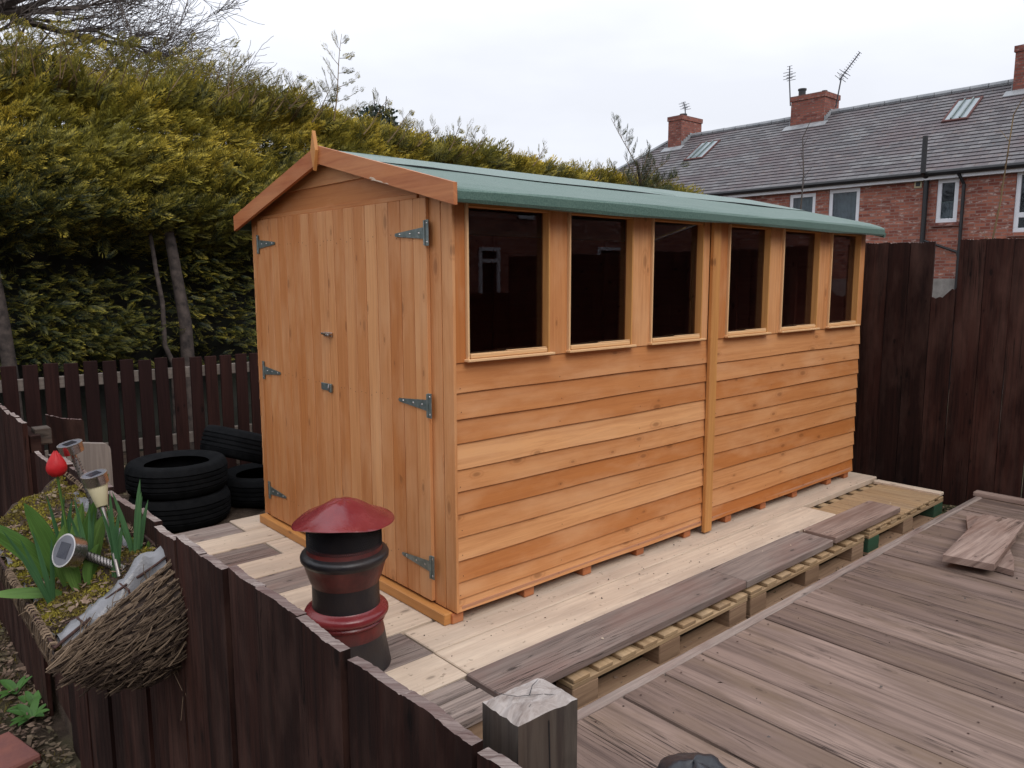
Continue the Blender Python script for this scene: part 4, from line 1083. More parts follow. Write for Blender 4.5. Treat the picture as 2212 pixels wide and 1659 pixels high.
# ================================================================== FOLIAGE
def spray_template(nb=7, wid=.05, droop=.2):
    """flat feathery conifer spray, unit length along +u. returns verts (k,3) quads (m,4) and shade per quad"""
    V = []; Q = []; S = []
    def quad(p, d, ln, wd, sh, zz):
        b = len(V); n = (-d[1], d[0])
        V.extend([(p[0], p[1], zz), (p[0]+d[0]*ln*.55+n[0]*wd, p[1]+d[1]*ln*.55+n[1]*wd, zz+.012), (p[0]+d[0]*ln, p[1]+d[1]*ln, zz+.05*ln), (p[0]+d[0]*ln*.55-n[0]*wd, p[1]+d[1]*ln*.55-n[1]*wd, zz-.012)])
        Q.append((b, b+1, b+2, b+3)); S.append(sh)
    quad((0, 0), (1, 0), .92, .016, .25, 0)
    for i in range(nb):
        t = .06+.84*i/nb
        for s in (-1, 1):
            if random.random() < .12: continue
            a = R(30+10*random.random()); ln = (.46*(1-t)**.8+.14)*(.7+.6*random.random()); d = (math.cos(a), s*math.sin(a))
            zz = -droop*t*t*.3+random.uniform(-.05, .05)
            quad((t, 0), d, ln, wid*.42, .30+.45*t, zz)
            for q, sg in ((.3, 1), (.55, -1)):
                p2 = (t+d[0]*ln*q, d[1]*ln*q); a2 = a+sg*R(26)
                quad(p2, (math.cos(a2), s*math.sin(a2)), ln*.42, wid*.34, .55+.45*t, zz+random.uniform(-.03, .03))
    quad((.85, 0), (1, 0), .24, wid*.4, 1, -.1*droop)
    return np.array(V), np.array(Q), np.array(S)
def scatter(P, D, N, S, T, temps):
    """instances baked: P pos, D unit dir, N approx normal, S size, T tint per instance"""
    Vs = []; Fs = []; Ts = []; base = 0
    which = rng.integers(0, len(temps), len(P))
    for k, (tv, tq, ts) in enumerate(temps):
        m = which == k
        if not m.any(): continue
        p, d, n, s, t = P[m], D[m], N[m], S[m], T[m]
        d = d/np.linalg.norm(d, axis=1, keepdims=True); side = np.cross(n, d); side /= np.linalg.norm(side, axis=1, keepdims=True)+1e-9; n2 = np.cross(d, side)
        v = p[:, None]+s[:, None, None]*(tv[None, :, 0:1]*d[:, None]+tv[None, :, 1:2]*side[:, None]+tv[None, :, 2:3]*n2[:, None])
        Vs.append(v.reshape(-1, 3)); q = tq[None]+(np.arange(len(p))*len(tv))[:, None, None]+base
        Fs.append(q.reshape(-1, 4)); base += len(p)*len(tv)
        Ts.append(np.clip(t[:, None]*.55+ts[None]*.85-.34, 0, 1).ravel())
    return np.concatenate(Vs), np.concatenate(Fs), np.concatenate(Ts)
temps = [spray_template(nb=5+i % 3) for i in range(5)]
def top_h(x):
    return np.interp(x, [-4, -1.2, -.5, .3, 1.4, 2.0, 2.8, 3.7, 4.8, 5.8, 6.6, 7.3, 8.5, 9.5], [3.15, 3.1, 3.12, 3.14, 3.18, 3.2, 3.05, 2.98, 2.96, 2.86, 2.84, 2.8, 2.75, 2.7])
hedge = empty('conifer_hedge', (1, 5.6, GZ), 'tall golden green conifer hedge with bare trunks below, behind the picket fence', 'hedge')
def hedge_foliage():
    Ps = []; Ds = []; Ns = []; Ss = []; Ts = []
    def add(p, d, n, s, t): Ps.append(p); Ds.append(d); Ns.append(n); Ss.append(s); Ts.append(t)
    # face
    n = 25000
    x = rng.uniform(-3.6, 9.0, n); H = top_h(x); z = 1.62+(H-1.62)*rng.uniform(0, 1, n)**.9
    b = .30*sn(x*1.6, z*2.1, 0, 2)+.15*sn(x*4.5, z*5.5, 0, 5)+.07*sn(x*9, z*11, 0, 8)
    rec = np.clip((1.85-z)/.25, 0, 1)*.30-.12*np.clip(1-abs(z-2.05)/.3, 0, 1)
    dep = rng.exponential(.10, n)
    y = 5.0-b+rec+dep+.35*np.clip((z-(H-.55))/.55, 0, 1)**2
    d = np.stack([.60+rng.normal(0, .42, n), -.42+rng.normal(0, .22, n), .40+.45*np.clip((z-H+.6)/.6, 0, 1)+rng.normal(0, .32, n)], -1)
    nn = np.stack([rng.normal(0, .4, n), -.8+rng.normal(0, .3, n), .45+rng.normal(0, .4, n)], -1)
    clump = sn(x*3.1, z*4.4, y, 9)*.6+sn(x*1.2, z*1.5, 0, 1)*.5
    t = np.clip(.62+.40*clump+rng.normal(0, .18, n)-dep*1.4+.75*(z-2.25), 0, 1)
    add(np.stack([x, y, z], -1), d, nn, rng.uniform(.09, .22, n), t)
    # top surface
    n = 5200
    x = rng.uniform(-3.6, 9.2, n); H = top_h(x); y = 5.15+rng.uniform(0, 1, n)**1.3*1.5
    z = H-.05+.10*sn(x*3, y*3, 0, 4)-.15*rng.uniform(0, 1, n)
    d = np.stack([.5+rng.normal(0, .4, n), -.1+rng.normal(0, .4, n), .75+rng.normal(0, .3, n)], -1)
    nn = np.stack([rng.normal(0, .4, n)-.6, -.8+rng.normal(0, .3, n), .3+rng.normal(0, .3, n)], -1)
    add(np.stack([x, y, z], -1), d, nn, rng.uniform(.14, .30, n), np.clip(rng.normal(.62, .2, n), 0, 1))
    # hanging lower sprays in clumps between the trunks, shade painted into their low tint
    for cx_, cz_, cy_, sx_, sz_, k in [(-.40, 1.20, 5.05, .25, .14, 300), (-.15, .90, 5.0, .27, .13, 480), (.16, 1.0, 5.05, .13, .13, 150), (.56, 1.15, 5.1, .07, .2, 60), (-1.0, 1.35, 5.1, .3, .25, 260), (.95, 1.35, 5.15, .22, .25, 260), (1.15, .95, 5.2, .25, .25, 240), (-.5, .75, 5.0, .4, .10, 260), (.1, 1.35, 5.2, .2, .06, 90), (-1.4, .9, 5.1, .3, .2, 200), (1.6, 1.2, 5.2, .4, .3, 160), (-.6, 1.42, 5.3, .5, .08, 160), (.9, 1.6, 5.3, .3, .1, 200)]:
        k = int(k*.7); x = rng.normal(cx_, sx_, k); z = np.clip(rng.normal(cz_, sz_, k), .55, 1.8); y = rng.normal(cy_+.25, .13, k)
        d = np.stack([.45+rng.normal(0, .4, k), -.7+rng.normal(0, .3, k), -.02+rng.normal(0, .3, k)], -1)
        nn = np.stack([rng.normal(0, .4, k), -.4+rng.normal(0, .3, k), .9+rng.normal(0, .2, k)], -1)
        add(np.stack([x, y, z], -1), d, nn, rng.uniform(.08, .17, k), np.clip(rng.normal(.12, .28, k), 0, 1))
    # inner fill sprays, hedge shade put into their dark tint
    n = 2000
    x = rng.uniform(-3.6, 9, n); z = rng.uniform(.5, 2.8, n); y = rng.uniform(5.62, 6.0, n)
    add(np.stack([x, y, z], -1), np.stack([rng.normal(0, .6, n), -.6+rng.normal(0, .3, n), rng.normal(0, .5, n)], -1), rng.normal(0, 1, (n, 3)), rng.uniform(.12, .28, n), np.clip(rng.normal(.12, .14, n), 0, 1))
    P = np.concatenate(Ps); D = np.concatenate(Ds); N = np.concatenate(Ns); S = np.concatenate(Ss); T_ = np.concatenate(Ts)
    V, F, Tt = scatter(P, D, N, S, T_, temps)
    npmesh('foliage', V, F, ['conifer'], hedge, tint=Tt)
hedge_foliage()
# twiggy core, coloured near-black to stand in for deep hedge shade
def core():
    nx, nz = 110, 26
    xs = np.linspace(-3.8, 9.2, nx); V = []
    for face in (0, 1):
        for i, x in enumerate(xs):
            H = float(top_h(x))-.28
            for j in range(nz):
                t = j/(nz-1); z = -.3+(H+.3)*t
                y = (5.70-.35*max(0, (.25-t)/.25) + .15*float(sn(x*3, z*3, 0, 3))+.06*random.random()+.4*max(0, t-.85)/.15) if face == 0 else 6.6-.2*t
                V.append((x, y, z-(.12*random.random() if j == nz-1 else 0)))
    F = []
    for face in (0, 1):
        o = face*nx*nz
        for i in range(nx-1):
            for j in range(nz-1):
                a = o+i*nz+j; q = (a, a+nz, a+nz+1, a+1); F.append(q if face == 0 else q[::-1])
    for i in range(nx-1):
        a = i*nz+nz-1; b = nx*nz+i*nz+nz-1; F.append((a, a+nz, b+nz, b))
    cb = MB(); cb.v = [tuple(v) for v in V]; mi = cb.mat('hedge_core_shade')
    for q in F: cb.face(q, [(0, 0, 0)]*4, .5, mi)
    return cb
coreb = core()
m = MB()
def trunk(mb, pts, r0, r1, mat='bark', n=10):
    k = len(pts); mb.tube(pts, [r0+(r1-r0)*i/(k-1) for i in range(k)], mat, n=n)
for pts, r0, r1 in [([(.49, 5.07, GZ), (.50, 5.05, .62), (.435, 5.05, .80), (.445, 5.07, 1.2), (.415, 5.1, 1.5), (.41, 5.2, 1.9)], .025, .018),
                    ([(.655, 5.1, GZ), (.655, 5.1, .6), (.65, 5.1, 1.0), (.62, 5.12, 1.3), (.585, 5.15, 1.7), (.56, 5.3, 2.2)], .068, .045),
                    ([(-.79, 5.05, GZ), (-.80, 5.05, .6), (-.82, 5.05, 1.0), (-.85, 5.1, 1.5), (-.87, 5.2, 2.0)], .062, .045),
                    ([(1.9, 5.3, GZ), (1.92, 5.3, 1), (1.95, 5.35, 2.0)], .07, .05), ([(-1.9, 5.3, GZ), (-1.9, 5.3, 1), (-1.95, 5.35, 2.0)], .07, .05),
                    ([(3.3, 5.4, GZ), (3.35, 5.4, 1), (3.3, 5.5, 2.3)], .08, .05), ([(4.8, 5.4, GZ), (4.8, 5.4, 1), (4.8, 5.5, 2.3)], .08, .05), ([(6.4, 5.4, GZ), (6.4, 5.4, 1), (6.5, 5.5, 2.3)], .08, .05)]:
    m = MB(); trunk(m, pts, r0, r1); m.build('trunk', hedge, smooth=True)
# upright shoots on top
def shoot(P, F_, T_, base, tip, side, n=9, ln=.25, lean=None, wm=None, r=.008, tintc=.6):
    b = Vector(base); t = Vector(tip); ax = t-b
    pts = [b+ax*i/6+Vector((math.sin(i)*.01, 0, 0)) for i in range(7)]
    wm.tube(pts, [r*(1-.75*i/6) for i in range(7)], 'twig_brown', n=4)
    for i in range(n):
        q = .12+.86*i/n; p = b+ax*q; s = 1 if i % 2 else -1
        a = Vector((side[0]*s+.25, side[1]*s+random.uniform(-.3, .3), .55+random.uniform(-.2, .3))).normalized()
        l = ln*(1.15-q)*(.7+.6*random.random())
        e = p+a*l; wm.tube([p, p+a*l*.5+Vector((0, 0, -.01)), e], [.004, .003, .0015], 'twig_brown', n=3)
        for k in range(3):
            F_.append((tuple(p+a*l*(.25+.3*k)), tuple(a+Vector((random.uniform(-.3, .5), 0, random.uniform(-.1, .4)))), .09+.05*random.random(), tintc+random.uniform(-.25, .3)))
sh = []; wm = MB()
for (x, z0, z1, dx, n, ln) in [(2.25, 3.05, 3.92, .10, 10, .38), (2.0, 3.0, 3.42, .25, 6, .25), (2.6, 2.95, 3.36, .3, 6, .22), (2.9, 2.9, 3.28, .3, 6, .2), (1.6, 3.05, 3.42, .25, 6, .22), (1.75, 3.1, 3.35, .2, 6, .22), (3.75, 2.9, 3.22, .15, 5, .2), (4.1, 2.9, 3.15, .2, 5, .2), (5.1, 2.85, 3.12, .2, 5, .2), (3.3, 2.9, 3.16, .25, 5, .2)]:
    wm = MB(); shoot(None, sh, None, (x, 5.0, z0), (x+dx, 4.95, z1), (.8, .4, 0), n, ln, wm=wm); wm.build('shoot', hedge)
wm = coreb
for k in range(330):   # fringe of whippy growth
    x = rng.uniform(-1.4, 8.2) if k < 170 else rng.uniform(-1.2, 1.7); H = float(top_h(x)); l = rng.uniform(.15, .42)*(1.5 if x < 1.3 else .8)
    a = Vector((.55+rng.normal(0, .4), rng.normal(0, .3), 1)).normalized(); p = Vector((x, 5.1+rng.uniform(-.1, .9), H-.05))
    wm.tube([Vector((p.x, 5.9, H-.5)), p, p+a*l*.6, p+a*l+Vector((.03, 0, 0))], [.008, .006, .004, .0015], 'twig_brown', n=3)
    for i in range(6):
        q = .3+.7*i/6; s = 1 if i % 2 else -1
        sh.append((tuple(p+a*l*q), tuple(a*.8+Vector((.55*s, rng.normal(0, .3), .2))), .08+.06*rng.random(), .65+rng.normal(0, .2)))
P = np.array([s[0] for s in sh]); D = np.array([s[1] for s in sh]); S = np.array([s[2] for s in sh]); T_ = np.clip(np.array([s[3] for s in sh]), 0, 1)
N = np.tile([0.1, -1., .2], (len(P), 1))+rng.normal(0, .3, (len(P), 3))
V, F, Tt = scatter(P, D, N, S, T_, temps); npmesh('shoot_foliage', V, F, ['conifer'], hedge, tint=Tt)
coreb.build('shade_core_twigs', hedge)

# greyish conifer at the right end of the hedge
ct_ = empty('young_conifer', (7.0, 4.7, GZ), 'sparse grey green conifer with leaning leader in front of the slate roof', 'conifer')
sh = []; wm = MB(); wm.tube([(7.15, 4.8, GZ), (7.1, 4.8, 1.5), (7.05, 4.8, 2.7), (6.95, 4.8, 3.05)], [.05, .04, .025, .015], 'bark', n=6)
shoot(None, sh, None, (6.98, 4.8, 2.95), (6.38, 4.8, 3.58), (.5, .1, 0), 14, .30, wm=wm, tintc=.3)
for (a, b, l) in [((7.02, 4.8, 2.85), (7.25, 4.8, 3.3), .2), ((7.05, 4.8, 2.8), (7.65, 4.75, 3.15), .2), ((7.1, 4.8, 2.7), (7.9, 4.75, 2.92), .18), ((7.05, 4.8, 2.7), (6.6, 4.75, 3.1), .2), ((7.1, 4.8, 2.6), (7.6, 4.7, 2.85), .2), ((7.0, 4.8, 2.6), (7.2, 4.7, 3.1), .2), ((7.0, 4.8, 2.5), (6.5, 4.7, 2.9), .2)]:
    shoot(None, sh, None, a, b, (.5, .2, .1), 9, l, wm=wm, tintc=.35)
for k in range(200): sh.append((tuple(rng.normal((7.1, 4.85, 2.6), (.26, .2, .12))), tuple(rng.normal((.2, -.3, .5), (.5, .3, .4))), rng.uniform(.1, .2), rng.normal(.4, .25)))
P = np.array([s[0] for s in sh]); D = np.array([s[1] for s in sh]); S = np.array([s[2] for s in sh]); T_ = np.clip(np.array([s[3] for s in sh]), 0, 1)
N = np.tile([0.1, -1., .2], (len(P), 1))+rng.normal(0, .3, (len(P), 3))
V, F, Tt = scatter(P, D, N, S, T_, temps); npmesh('crown', V, F, ['conifer_blue'], ct_, tint=Tt)
wm.build('trunk', ct_)

# dark round leaved tree top beyond the hedge
dt = empty('distant_tree', (4.6, 8.5, GZ), 'small dark leafy tree top showing beyond the hedge', 'tree')
n = 2600; c = np.array([4.62, 8.0, 3.62]); u = rng.normal(0, 1, (n, 3)); u /= np.linalg.norm(u, axis=1, keepdims=True)
P = c+u*(rng.uniform(0, 1, (n, 1))**.4)*np.array([.42, .4, .42])*(1+.2*sn(u[:, 0]*4, u[:, 1]*4, u[:, 2]*4)[:, None])
a = rng.normal(0, 1, (n, 3)); a /= np.linalg.norm(a, axis=1, keepdims=True); b = np.cross(a, rng.normal(0, 1, (n, 3))); b /= np.linalg.norm(b, axis=1, keepdims=True)
V = np.stack([P-a*.03, P+b*.022, P+a*.03, P-b*.022], 1).reshape(-1, 3); F = np.arange(4*n).reshape(-1, 4)
npmesh('crown', V, F, ['dark_leaf'], dt, tint=rng.uniform(0, 1, n))
m = MB(); m.tube([(4.7, 8.1, GZ-.2), (4.7, 8.1, 2), (4.75, 8.0, 3.9)], [.09, .07, .03], 'bark', n=8)
for k in range(14):
    e = c+rng.normal(0, 1, 3)*[.35, .3, .3]; m.tube([(4.72, 8.05, 3.0+.04*k), tuple(e)], [.02, .006], 'bark', n=4)
m.build('trunk', dt)

# bare tree upper left
bt = empty('bare_tree', (-1.2, 10, GZ), 'leafless tree with a fan of fine dark twigs above the hedge at upper left', 'tree')
SEG = []
def grow(p, d, ln, r, lvl):
    pts = [p]; rr = [r]; q = p.copy(); dd = d.copy(); ns = 5
    kids = []
    for i in range(ns):
        dd = (dd+Vector((random.gauss(0, .12), random.gauss(0, .12), random.gauss(0, .10)+(.035 if lvl > 1 else -.02)))).normalized()
        q = q+dd*ln/ns; pts.append(q.copy()); rr.append(r*(1-.5*(i+1)/ns))
        kids.append((q.copy(), dd.copy(), rr[-1]))
    SEG.append((pts, rr, lvl))
    if lvl >= 5: return
    nk = [5, 4, 5, 4, 3][lvl]
    for k in range(nk):
        i = min(len(kids)-1, int((k+.6+random.random()*.5)/nk*ns)); kp, kd, kr = kids[i]
        ax = Vector((random.gauss(0, 1), random.gauss(0, 1), random.gauss(0, 1))).normalized()
        nd = (kd+ax*random.uniform(.45, .85)+Vector((.10, -.05, 0))).normalized()
        grow(kp, nd, ln*random.uniform(.55, .8), max(kr*.60, .0028), lvl+1)
for (p, d, ln, r) in [((-1.2, 9.8, 4.2), (.9, -.1, .32), 2.1, .11), ((-1.2, 9.8, 4.5), (.75, .0, .62), 1.9, .10), ((-.9, 9.6, 4.2), (1, -.2, .05), 1.8, .07), ((.2, 9.7, 4.75), (1, 0, .05), 1.5, .05), ((-1.2, 9.8, 4.6), (.2, 0, 1), 1.8, .1)]:
    grow(Vector(p), Vector(d).normalized(), ln, r, 0)
m = MB(); m2 = MB(); m.tube([(-1.6, 10, GZ-.6), (-1.5, 9.9, 1.5), (-1.3, 9.8, 3.4), (-1.2, 9.8, 4.6)], [.28, .24, .19, .13], 'bark', n=12)
for pts, rr, lvl in SEG: (m if lvl < 2 else m2).tube(pts, [max(x, .0032) for x in rr], 'bark' if lvl < 1 else 'twig', n=5 if lvl < 2 else 3, cap=False)
m.build('trunk', bt); m2.build('twigs', bt)
# whip saplings in front of the terrace
for (b, t, mm, lab) in [((8.3, 3.0, 2.3), (8.3, 3.02, 3.3), 'twig', 'thin bare stem standing beyond the shed roof at its ridge'), ((9.0, .9, 1.2), (9.05, .72, 3.35), 'twig_brown', 'thin bare whip rising beyond the shed in front of the curtained window')]:
    m = MB(); b = Vector(b); t = Vector(t); g0 = Vector((b.x, b.y, GZ-.6)); m.tube([g0, b, b+(t-b)*.5+Vector((0, -.03, 0)), t, t+Vector((0, -.12, .25))], [.015, .012, .010, .007, .003], mm, n=5)
    for k in range(5): p = b+(t-b)*(.3+.14*k); m.tube([p, p+Vector((0, random.uniform(-.15, .15), .16))], [.005, .002], mm, n=3)
    m.build('bare_sapling', label=lab, cat='sapling')

# ================================================================== BASKET PLANTER
bk = empty('basket_planter', (-1.33, .35, .1), 'straw and wire trough planter hooked on the near fence with moss and a plastic liner', 'planter')
BY0, BY1 = -.17, 1.25
def bprof(t):   # cross section: outer rail (x,z) round under to the fence; t 0..1
    pts = [(-1.492, .412), (-1.497, .375), (-1.475, .335), (-1.43, .30), (-1.36, .265), (-1.27, .245), (-1.205, .262), (-1.195, .33), (-1.19, .45), (-1.185, .60)]
    k = t*(len(pts)-1); i = min(int(k), len(pts)-2); f = k-i
    return pts[i][0]+(pts[i+1][0]-pts[i][0])*f, pts[i][1]+(pts[i+1][1]-pts[i][1])*f
def rim(u):  # top line between outer and inner rail
    return -1.492+(.307)*u, .412+.188*u
m = MB()   # backing skin
nt1, ny1 = 18, 14
base = len(m.v); mi = m.mat('straw')
for j in range(ny1+1):
    y = BY0+(BY1-BY0)*j/ny1
    for i in range(nt1+1):
        x, z = bprof(i/nt1); m.v.append((x+random.uniform(-.004, .004), y, z+random.uniform(-.004, .004)))
for j in range(ny1):
    for i in range(nt1):
        a = base+j*(nt1+1)+i; m.face((a, a+1, a+nt1+2, a+nt1+1), [(0, 0, 0)]*4, .5, mi)
ZB = lambda x: float(np.interp(x, [-1.497, -1.475, -1.43, -1.36, -1.27, -1.205, -1.18], [.39, .335, .30, .265, .243, .262, .30]))
def bulge(u, f): return .135*math.sin(math.pi*min(1, f*.9+.04))**.8*(.25+.75*u)
base = len(m.v)
for i in range(13):
    for j in range(9):
        u, f = i/12, j/8; x, zt_ = rim(u); m.v.append((x, BY0+.012-bulge(u, f), zt_-.012+(ZB(x)-zt_+.012)*f))
for i in range(12):
    for j in range(8): a = base+i*9+j; m.face((a, a+9, a+10, a+1), [(0, 0, 0)]*4, .5, mi)
m.build('basket_body', bk)
m = MB()   # woven straw ropes on the near end and front
for k in range(17):   # rows on the end face, following the rim slope
    f = k/16
    for s in range(3):
        u0 = .0+.10*f*f; u1 = 1-.02*f
        pts = []; nn = 9
        for i in range(nn):
            u = u0+(u1-u0)*i/(nn-1); x, zt = rim(u)
            # bottom of the section at this x
            zb = np.interp(x, [-1.497, -1.475, -1.43, -1.36, -1.27, -1.205, -1.18], [.39, .335, .30, .265, .243, .262, .35])
            z = zt-.012+(zb-zt+.008)*f+.0045*math.sin(i*2.6+k*1.3+s*2.1)
            pts.append((x+random.uniform(-.003, .003), BY0+.002-bulge(u, f)-.0045*math.cos(i*2.6+k*1.3+s*2.1), float(z)+random.uniform(-.003, .003)))
        for a in range(0, nn-1):
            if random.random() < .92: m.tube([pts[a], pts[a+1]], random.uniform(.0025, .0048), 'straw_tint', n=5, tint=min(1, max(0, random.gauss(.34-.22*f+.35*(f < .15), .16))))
for k in range(420):  # loose strands on the end face
    u = random.random(); f = random.random()**1.3; x, zt = rim(u)
    zb = float(np.interp(x, [-1.497, -1.475, -1.43, -1.36, -1.27, -1.205, -1.18], [.39, .335, .30, .265, .243, .262, .35]))
    z = zt+(zb-zt)*f; l = random.uniform(.03, .085); a = math.atan2(.188, .307)*(1-.3*f)+random.gauss(0, .2)
    y = BY0-.010-bulge(u, f)-random.uniform(0, .008)
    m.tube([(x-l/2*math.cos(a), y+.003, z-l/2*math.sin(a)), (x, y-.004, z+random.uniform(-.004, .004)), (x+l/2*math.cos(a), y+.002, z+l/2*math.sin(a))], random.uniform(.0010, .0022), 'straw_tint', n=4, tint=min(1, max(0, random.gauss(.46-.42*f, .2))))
for k in range(30):   # stray tufts
    u = random.random(); x, z = rim(u); a = random.uniform(-.5, 2.2); l = random.uniform(.03, .09)
    if u > .75: a = random.uniform(.8, 2.0)
    m.tube([(x, BY0-.01, z-.012), (x+l*.5*math.cos(a), BY0-.02, z-.012+l*.5*math.sin(a)), (x+l*math.cos(a)+.01, BY0-.025-random.uniform(0, .02), z-.015+l*math.sin(a))], [.0016, .0012, .0006], 'straw_tint', n=3, tint=random.uniform(.4, 1))
for k in range(4):    # dangling strands by the fence
    x = -1.2+random.uniform(-.02, .02); l = random.uniform(.06, .2)
    m.tube([(x, BY0+.0-random.uniform(0, .03), .34-.02*k*.5), (x+.01, BY0-.04, .30-l*.5), (x+random.uniform(-.03, .03), BY0-.06-l*.3, .28-l)], .0009, 'straw_tint', n=3, tint=.6)
for yk in np.arange(BY0, BY1, .028):   # front face wraps (seen from outside)
    x, z = bprof(.02); m.tube([(x-.008, yk, z+.012), (x-.012, yk+.008, z-.02), (x-.006, yk+.012, z-.06)], .0028, 'straw_tint', n=4, tint=random.random()*.7)
for k in range(240):
    y = random.uniform(BY0, BY1); t = random.uniform(.02, .5); x, z = bprof(t); l = random.uniform(.04, .1)
    m.tube([(x-.005, y-l/2, z-.004), (x-.008, y, z-.005+random.uniform(-.004, .004)), (x-.005, y+l/2, z-.004)], random.uniform(.0015, .003), 'straw_tint', n=4, tint=min(1, max(0, random.gauss(.3, .2))))
sw = m
m = MB()   # wire rails and loops
wr = .0048
m.tube([(-1.185, BY0+.004, .604), (-1.185, BY1, .612)], wr, 'rust_wire', n=8)
m.tube([(-1.492, BY0, .42), (-1.496, BY1, .425)], wr, 'rust_wire', n=8)
m.tube([(-1.492, BY0, .42), (-1.40, BY0-.002, .478)], wr, 'rust_wire', n=8)
m.tube([(-1.185, BY0+.004, .604), (-1.22, BY0+.002, .585), (-1.27, BY0+.02, .553)], wr*.8, 'rust_wire', n=8)
m.tube([(-1.30, BY0+.01, .545), (-1.40, BY0+.05, .475), (-1.45, BY0+.07, .452)], wr*.7, 'rust_wire', n=6)
for u in (.25, .62): x, z = rim(u); m.tube([(x-.01, BY0+.04, z+.012), (x, BY0-.012, z+.006), (x+.006, BY0-.02, z-.05)], .0032, 'rust_wire', n=6)
rl_ = m.build('wire_frame', bk)
m = sw   # raffia wound round the rails
for (xr, zr, y0, y1, mt) in ((-1.492, .42, BY0+.0, .55, 'straw_tint'), (-1.188, .605, BY0+.22, 1.2, 'straw_tint')):
    y = y0
    while y < y1:
        if random.random() < .85:
            pts = []
            for i in range(7):
                t = i/6*2*math.pi; rr = random.uniform(.009, .013); pts.append((xr+rr*math.cos(t), y+.012*i/6+random.uniform(-.002, .002), zr+rr*math.sin(t)))
            m.tube(pts, random.uniform(.0018, .0034), mt, n=4, tint=random.uniform(.35, 1))
        y += random.uniform(.009, .02)
for k in range(130):
    xr, zr = ((-1.492, .42), (-1.188, .605))[k % 2]; y = random.uniform(BY0, 1.0); d = Vector((random.gauss(0, 1), random.gauss(0, .8), random.gauss(0, 1))).normalized()*random.uniform(.012, .04)
    m.tube([(xr, y, zr), (xr+d.x, y+d.y, zr+d.z)], [.0014, .0006], 'straw_tint', n=3, tint=random.random())
m.build('straw_weave', bk)
# liner
m = MB(); n = 16; base = len(m.v); mi = m.mat('liner'); rows = 6
for i in range(n+1):
    u = .05+.93*i/n; x, z = rim(u)
    for j in range(rows):
        off_ = [-.006, .002, .020, .045, .075, .10][j]; dz = [-.050, -.008, .012, .016, .002, -.03][j]*(1+.9*math.exp(-((u-.78)/.16)**2))
        w_ = .005*math.sin(i*1.9+j)+.004*math.sin(i*3.7+j*2)
        m.v.append((x+w_*.4, BY0+off_+w_*.6+.02*math.exp(-((u-.80)/.12)**2), z+dz+w_+.012*math.exp(-((u-.80)/.12)**2)))
for i in range(n):
    for j in range(rows-1): a = base+i*rows+j; m.face((a, a+1, a+rows+1, a+rows), [(0, 0, 0)]*4, .5, mi)
for (xr, zr, sg) in ((-1.478, .405, 1), (-1.205, .575, -1)):   # side flaps
    base = len(m.v); k = 30
    for i in range(k+1):
        y = BY0+.05+(1.0)*i/k; w_ = .006*math.sin(i*1.3)+.005*math.sin(i*2.9)
        m.v += [(xr+w_, y, zr+.006+w_), (xr+sg*.014+w_, y, zr+.0+w_*.5), (xr+sg*.03, y, zr-.05)]
    for i in range(k):
        for j in range(2): a = base+i*3+j; m.face((a, a+1, a+4, a+3), [(0, 0, 0)]*4, .5, mi)
m.build('plastic_liner', bk, smooth=True)
# soil and moss
m = MB(); nx_, ny_ = 16, 60; base = len(m.v); mi = m.mat('soil')
def soilz(u, y): return .412+.188*u-.020-.03*math.sin(math.pi*u)*0+.012*math.sin(y*14+u*9)+.008*math.sin(y*31+u*17)
for j in range(ny_+1):
    y = BY0+.05+(BY1-BY0-.07)*j/ny_
    for i in range(nx_+1):
        u = .03+.93*i/nx_; x = -1.492+.307*u; m.v.append((x, y, soilz(u, y)+random.uniform(-.004, .004)))
for j in range(ny_):
    for i in range(nx_): a = base+j*(nx_+1)+i; m.face((a, a+1, a+nx_+2, a+nx_+1), [(0, 0, 0)]*4, .5, mi)
m.build('compost', bk)
n = 26000; u = rng.uniform(.03, .97, n); y = rng.uniform(BY0+.045, BY1-.05, n); x = -1.492+.307*u
keep = (sn(x*16, y*13, 0, 3)+rng.normal(0, .35, n)) > -.45
x, y, u = x[keep], y[keep], u[keep]; n = len(x)
z = .412+.188*u-.020+.012*np.sin(y*14+u*9)+.008*np.sin(y*31+u*17)+rng.uniform(-.003, .008, n)
P = np.stack([x, y, z], -1); a = rng.normal(0, 1, (n, 3)); a[:, 2] = abs(a[:, 2])+.3; a /= np.linalg.norm(a, axis=1, keepdims=True); b = np.cross(a, rng.normal(0, 1, (n, 3))); b /= np.linalg.norm(b, axis=1, keepdims=True)
s = rng.uniform(.005, .012, (n, 1)); V = np.stack([P-b*s*.35, P+a*s, P+b*s*.35], 1).reshape(-1, 3); F = np.arange(3*n).reshape(-1, 3)
npmesh('moss', V, F, ['moss'], bk, tint=np.clip(.5+.4*sn(x*22, y*19, 0, 7)+rng.normal(0, .2, n), 0, 1), kind='stuff')
n = 800; u = rng.uniform(.03, .97, n); y = rng.uniform(BY0+.05, BY1-.1, n); x = -1.492+.307*u; z = .412+.188*u-.010+.012*np.sin(y*14+u*9)+rng.uniform(-.002, .006, n)
P = np.stack([x, y, z], -1); a = rng.normal(0, 1, (n, 3)); a[:, 2] *= .35; a /= np.linalg.norm(a, axis=1, keepdims=True); b = np.cross(a, np.tile([0, 0, 1.], (n, 1))+rng.normal(0, .3, (n, 3))); s = rng.uniform(.006, .016, (n, 1))
V = np.stack([P-a*s, P+b*s*.4, P+a*s, P-b*s*.4], 1).reshape(-1, 3); npmesh('dead_leaves', V, np.arange(4*n).reshape(-1, 4), ['litter'], bk, tint=rng.uniform(.3, 1, n), kind='stuff')

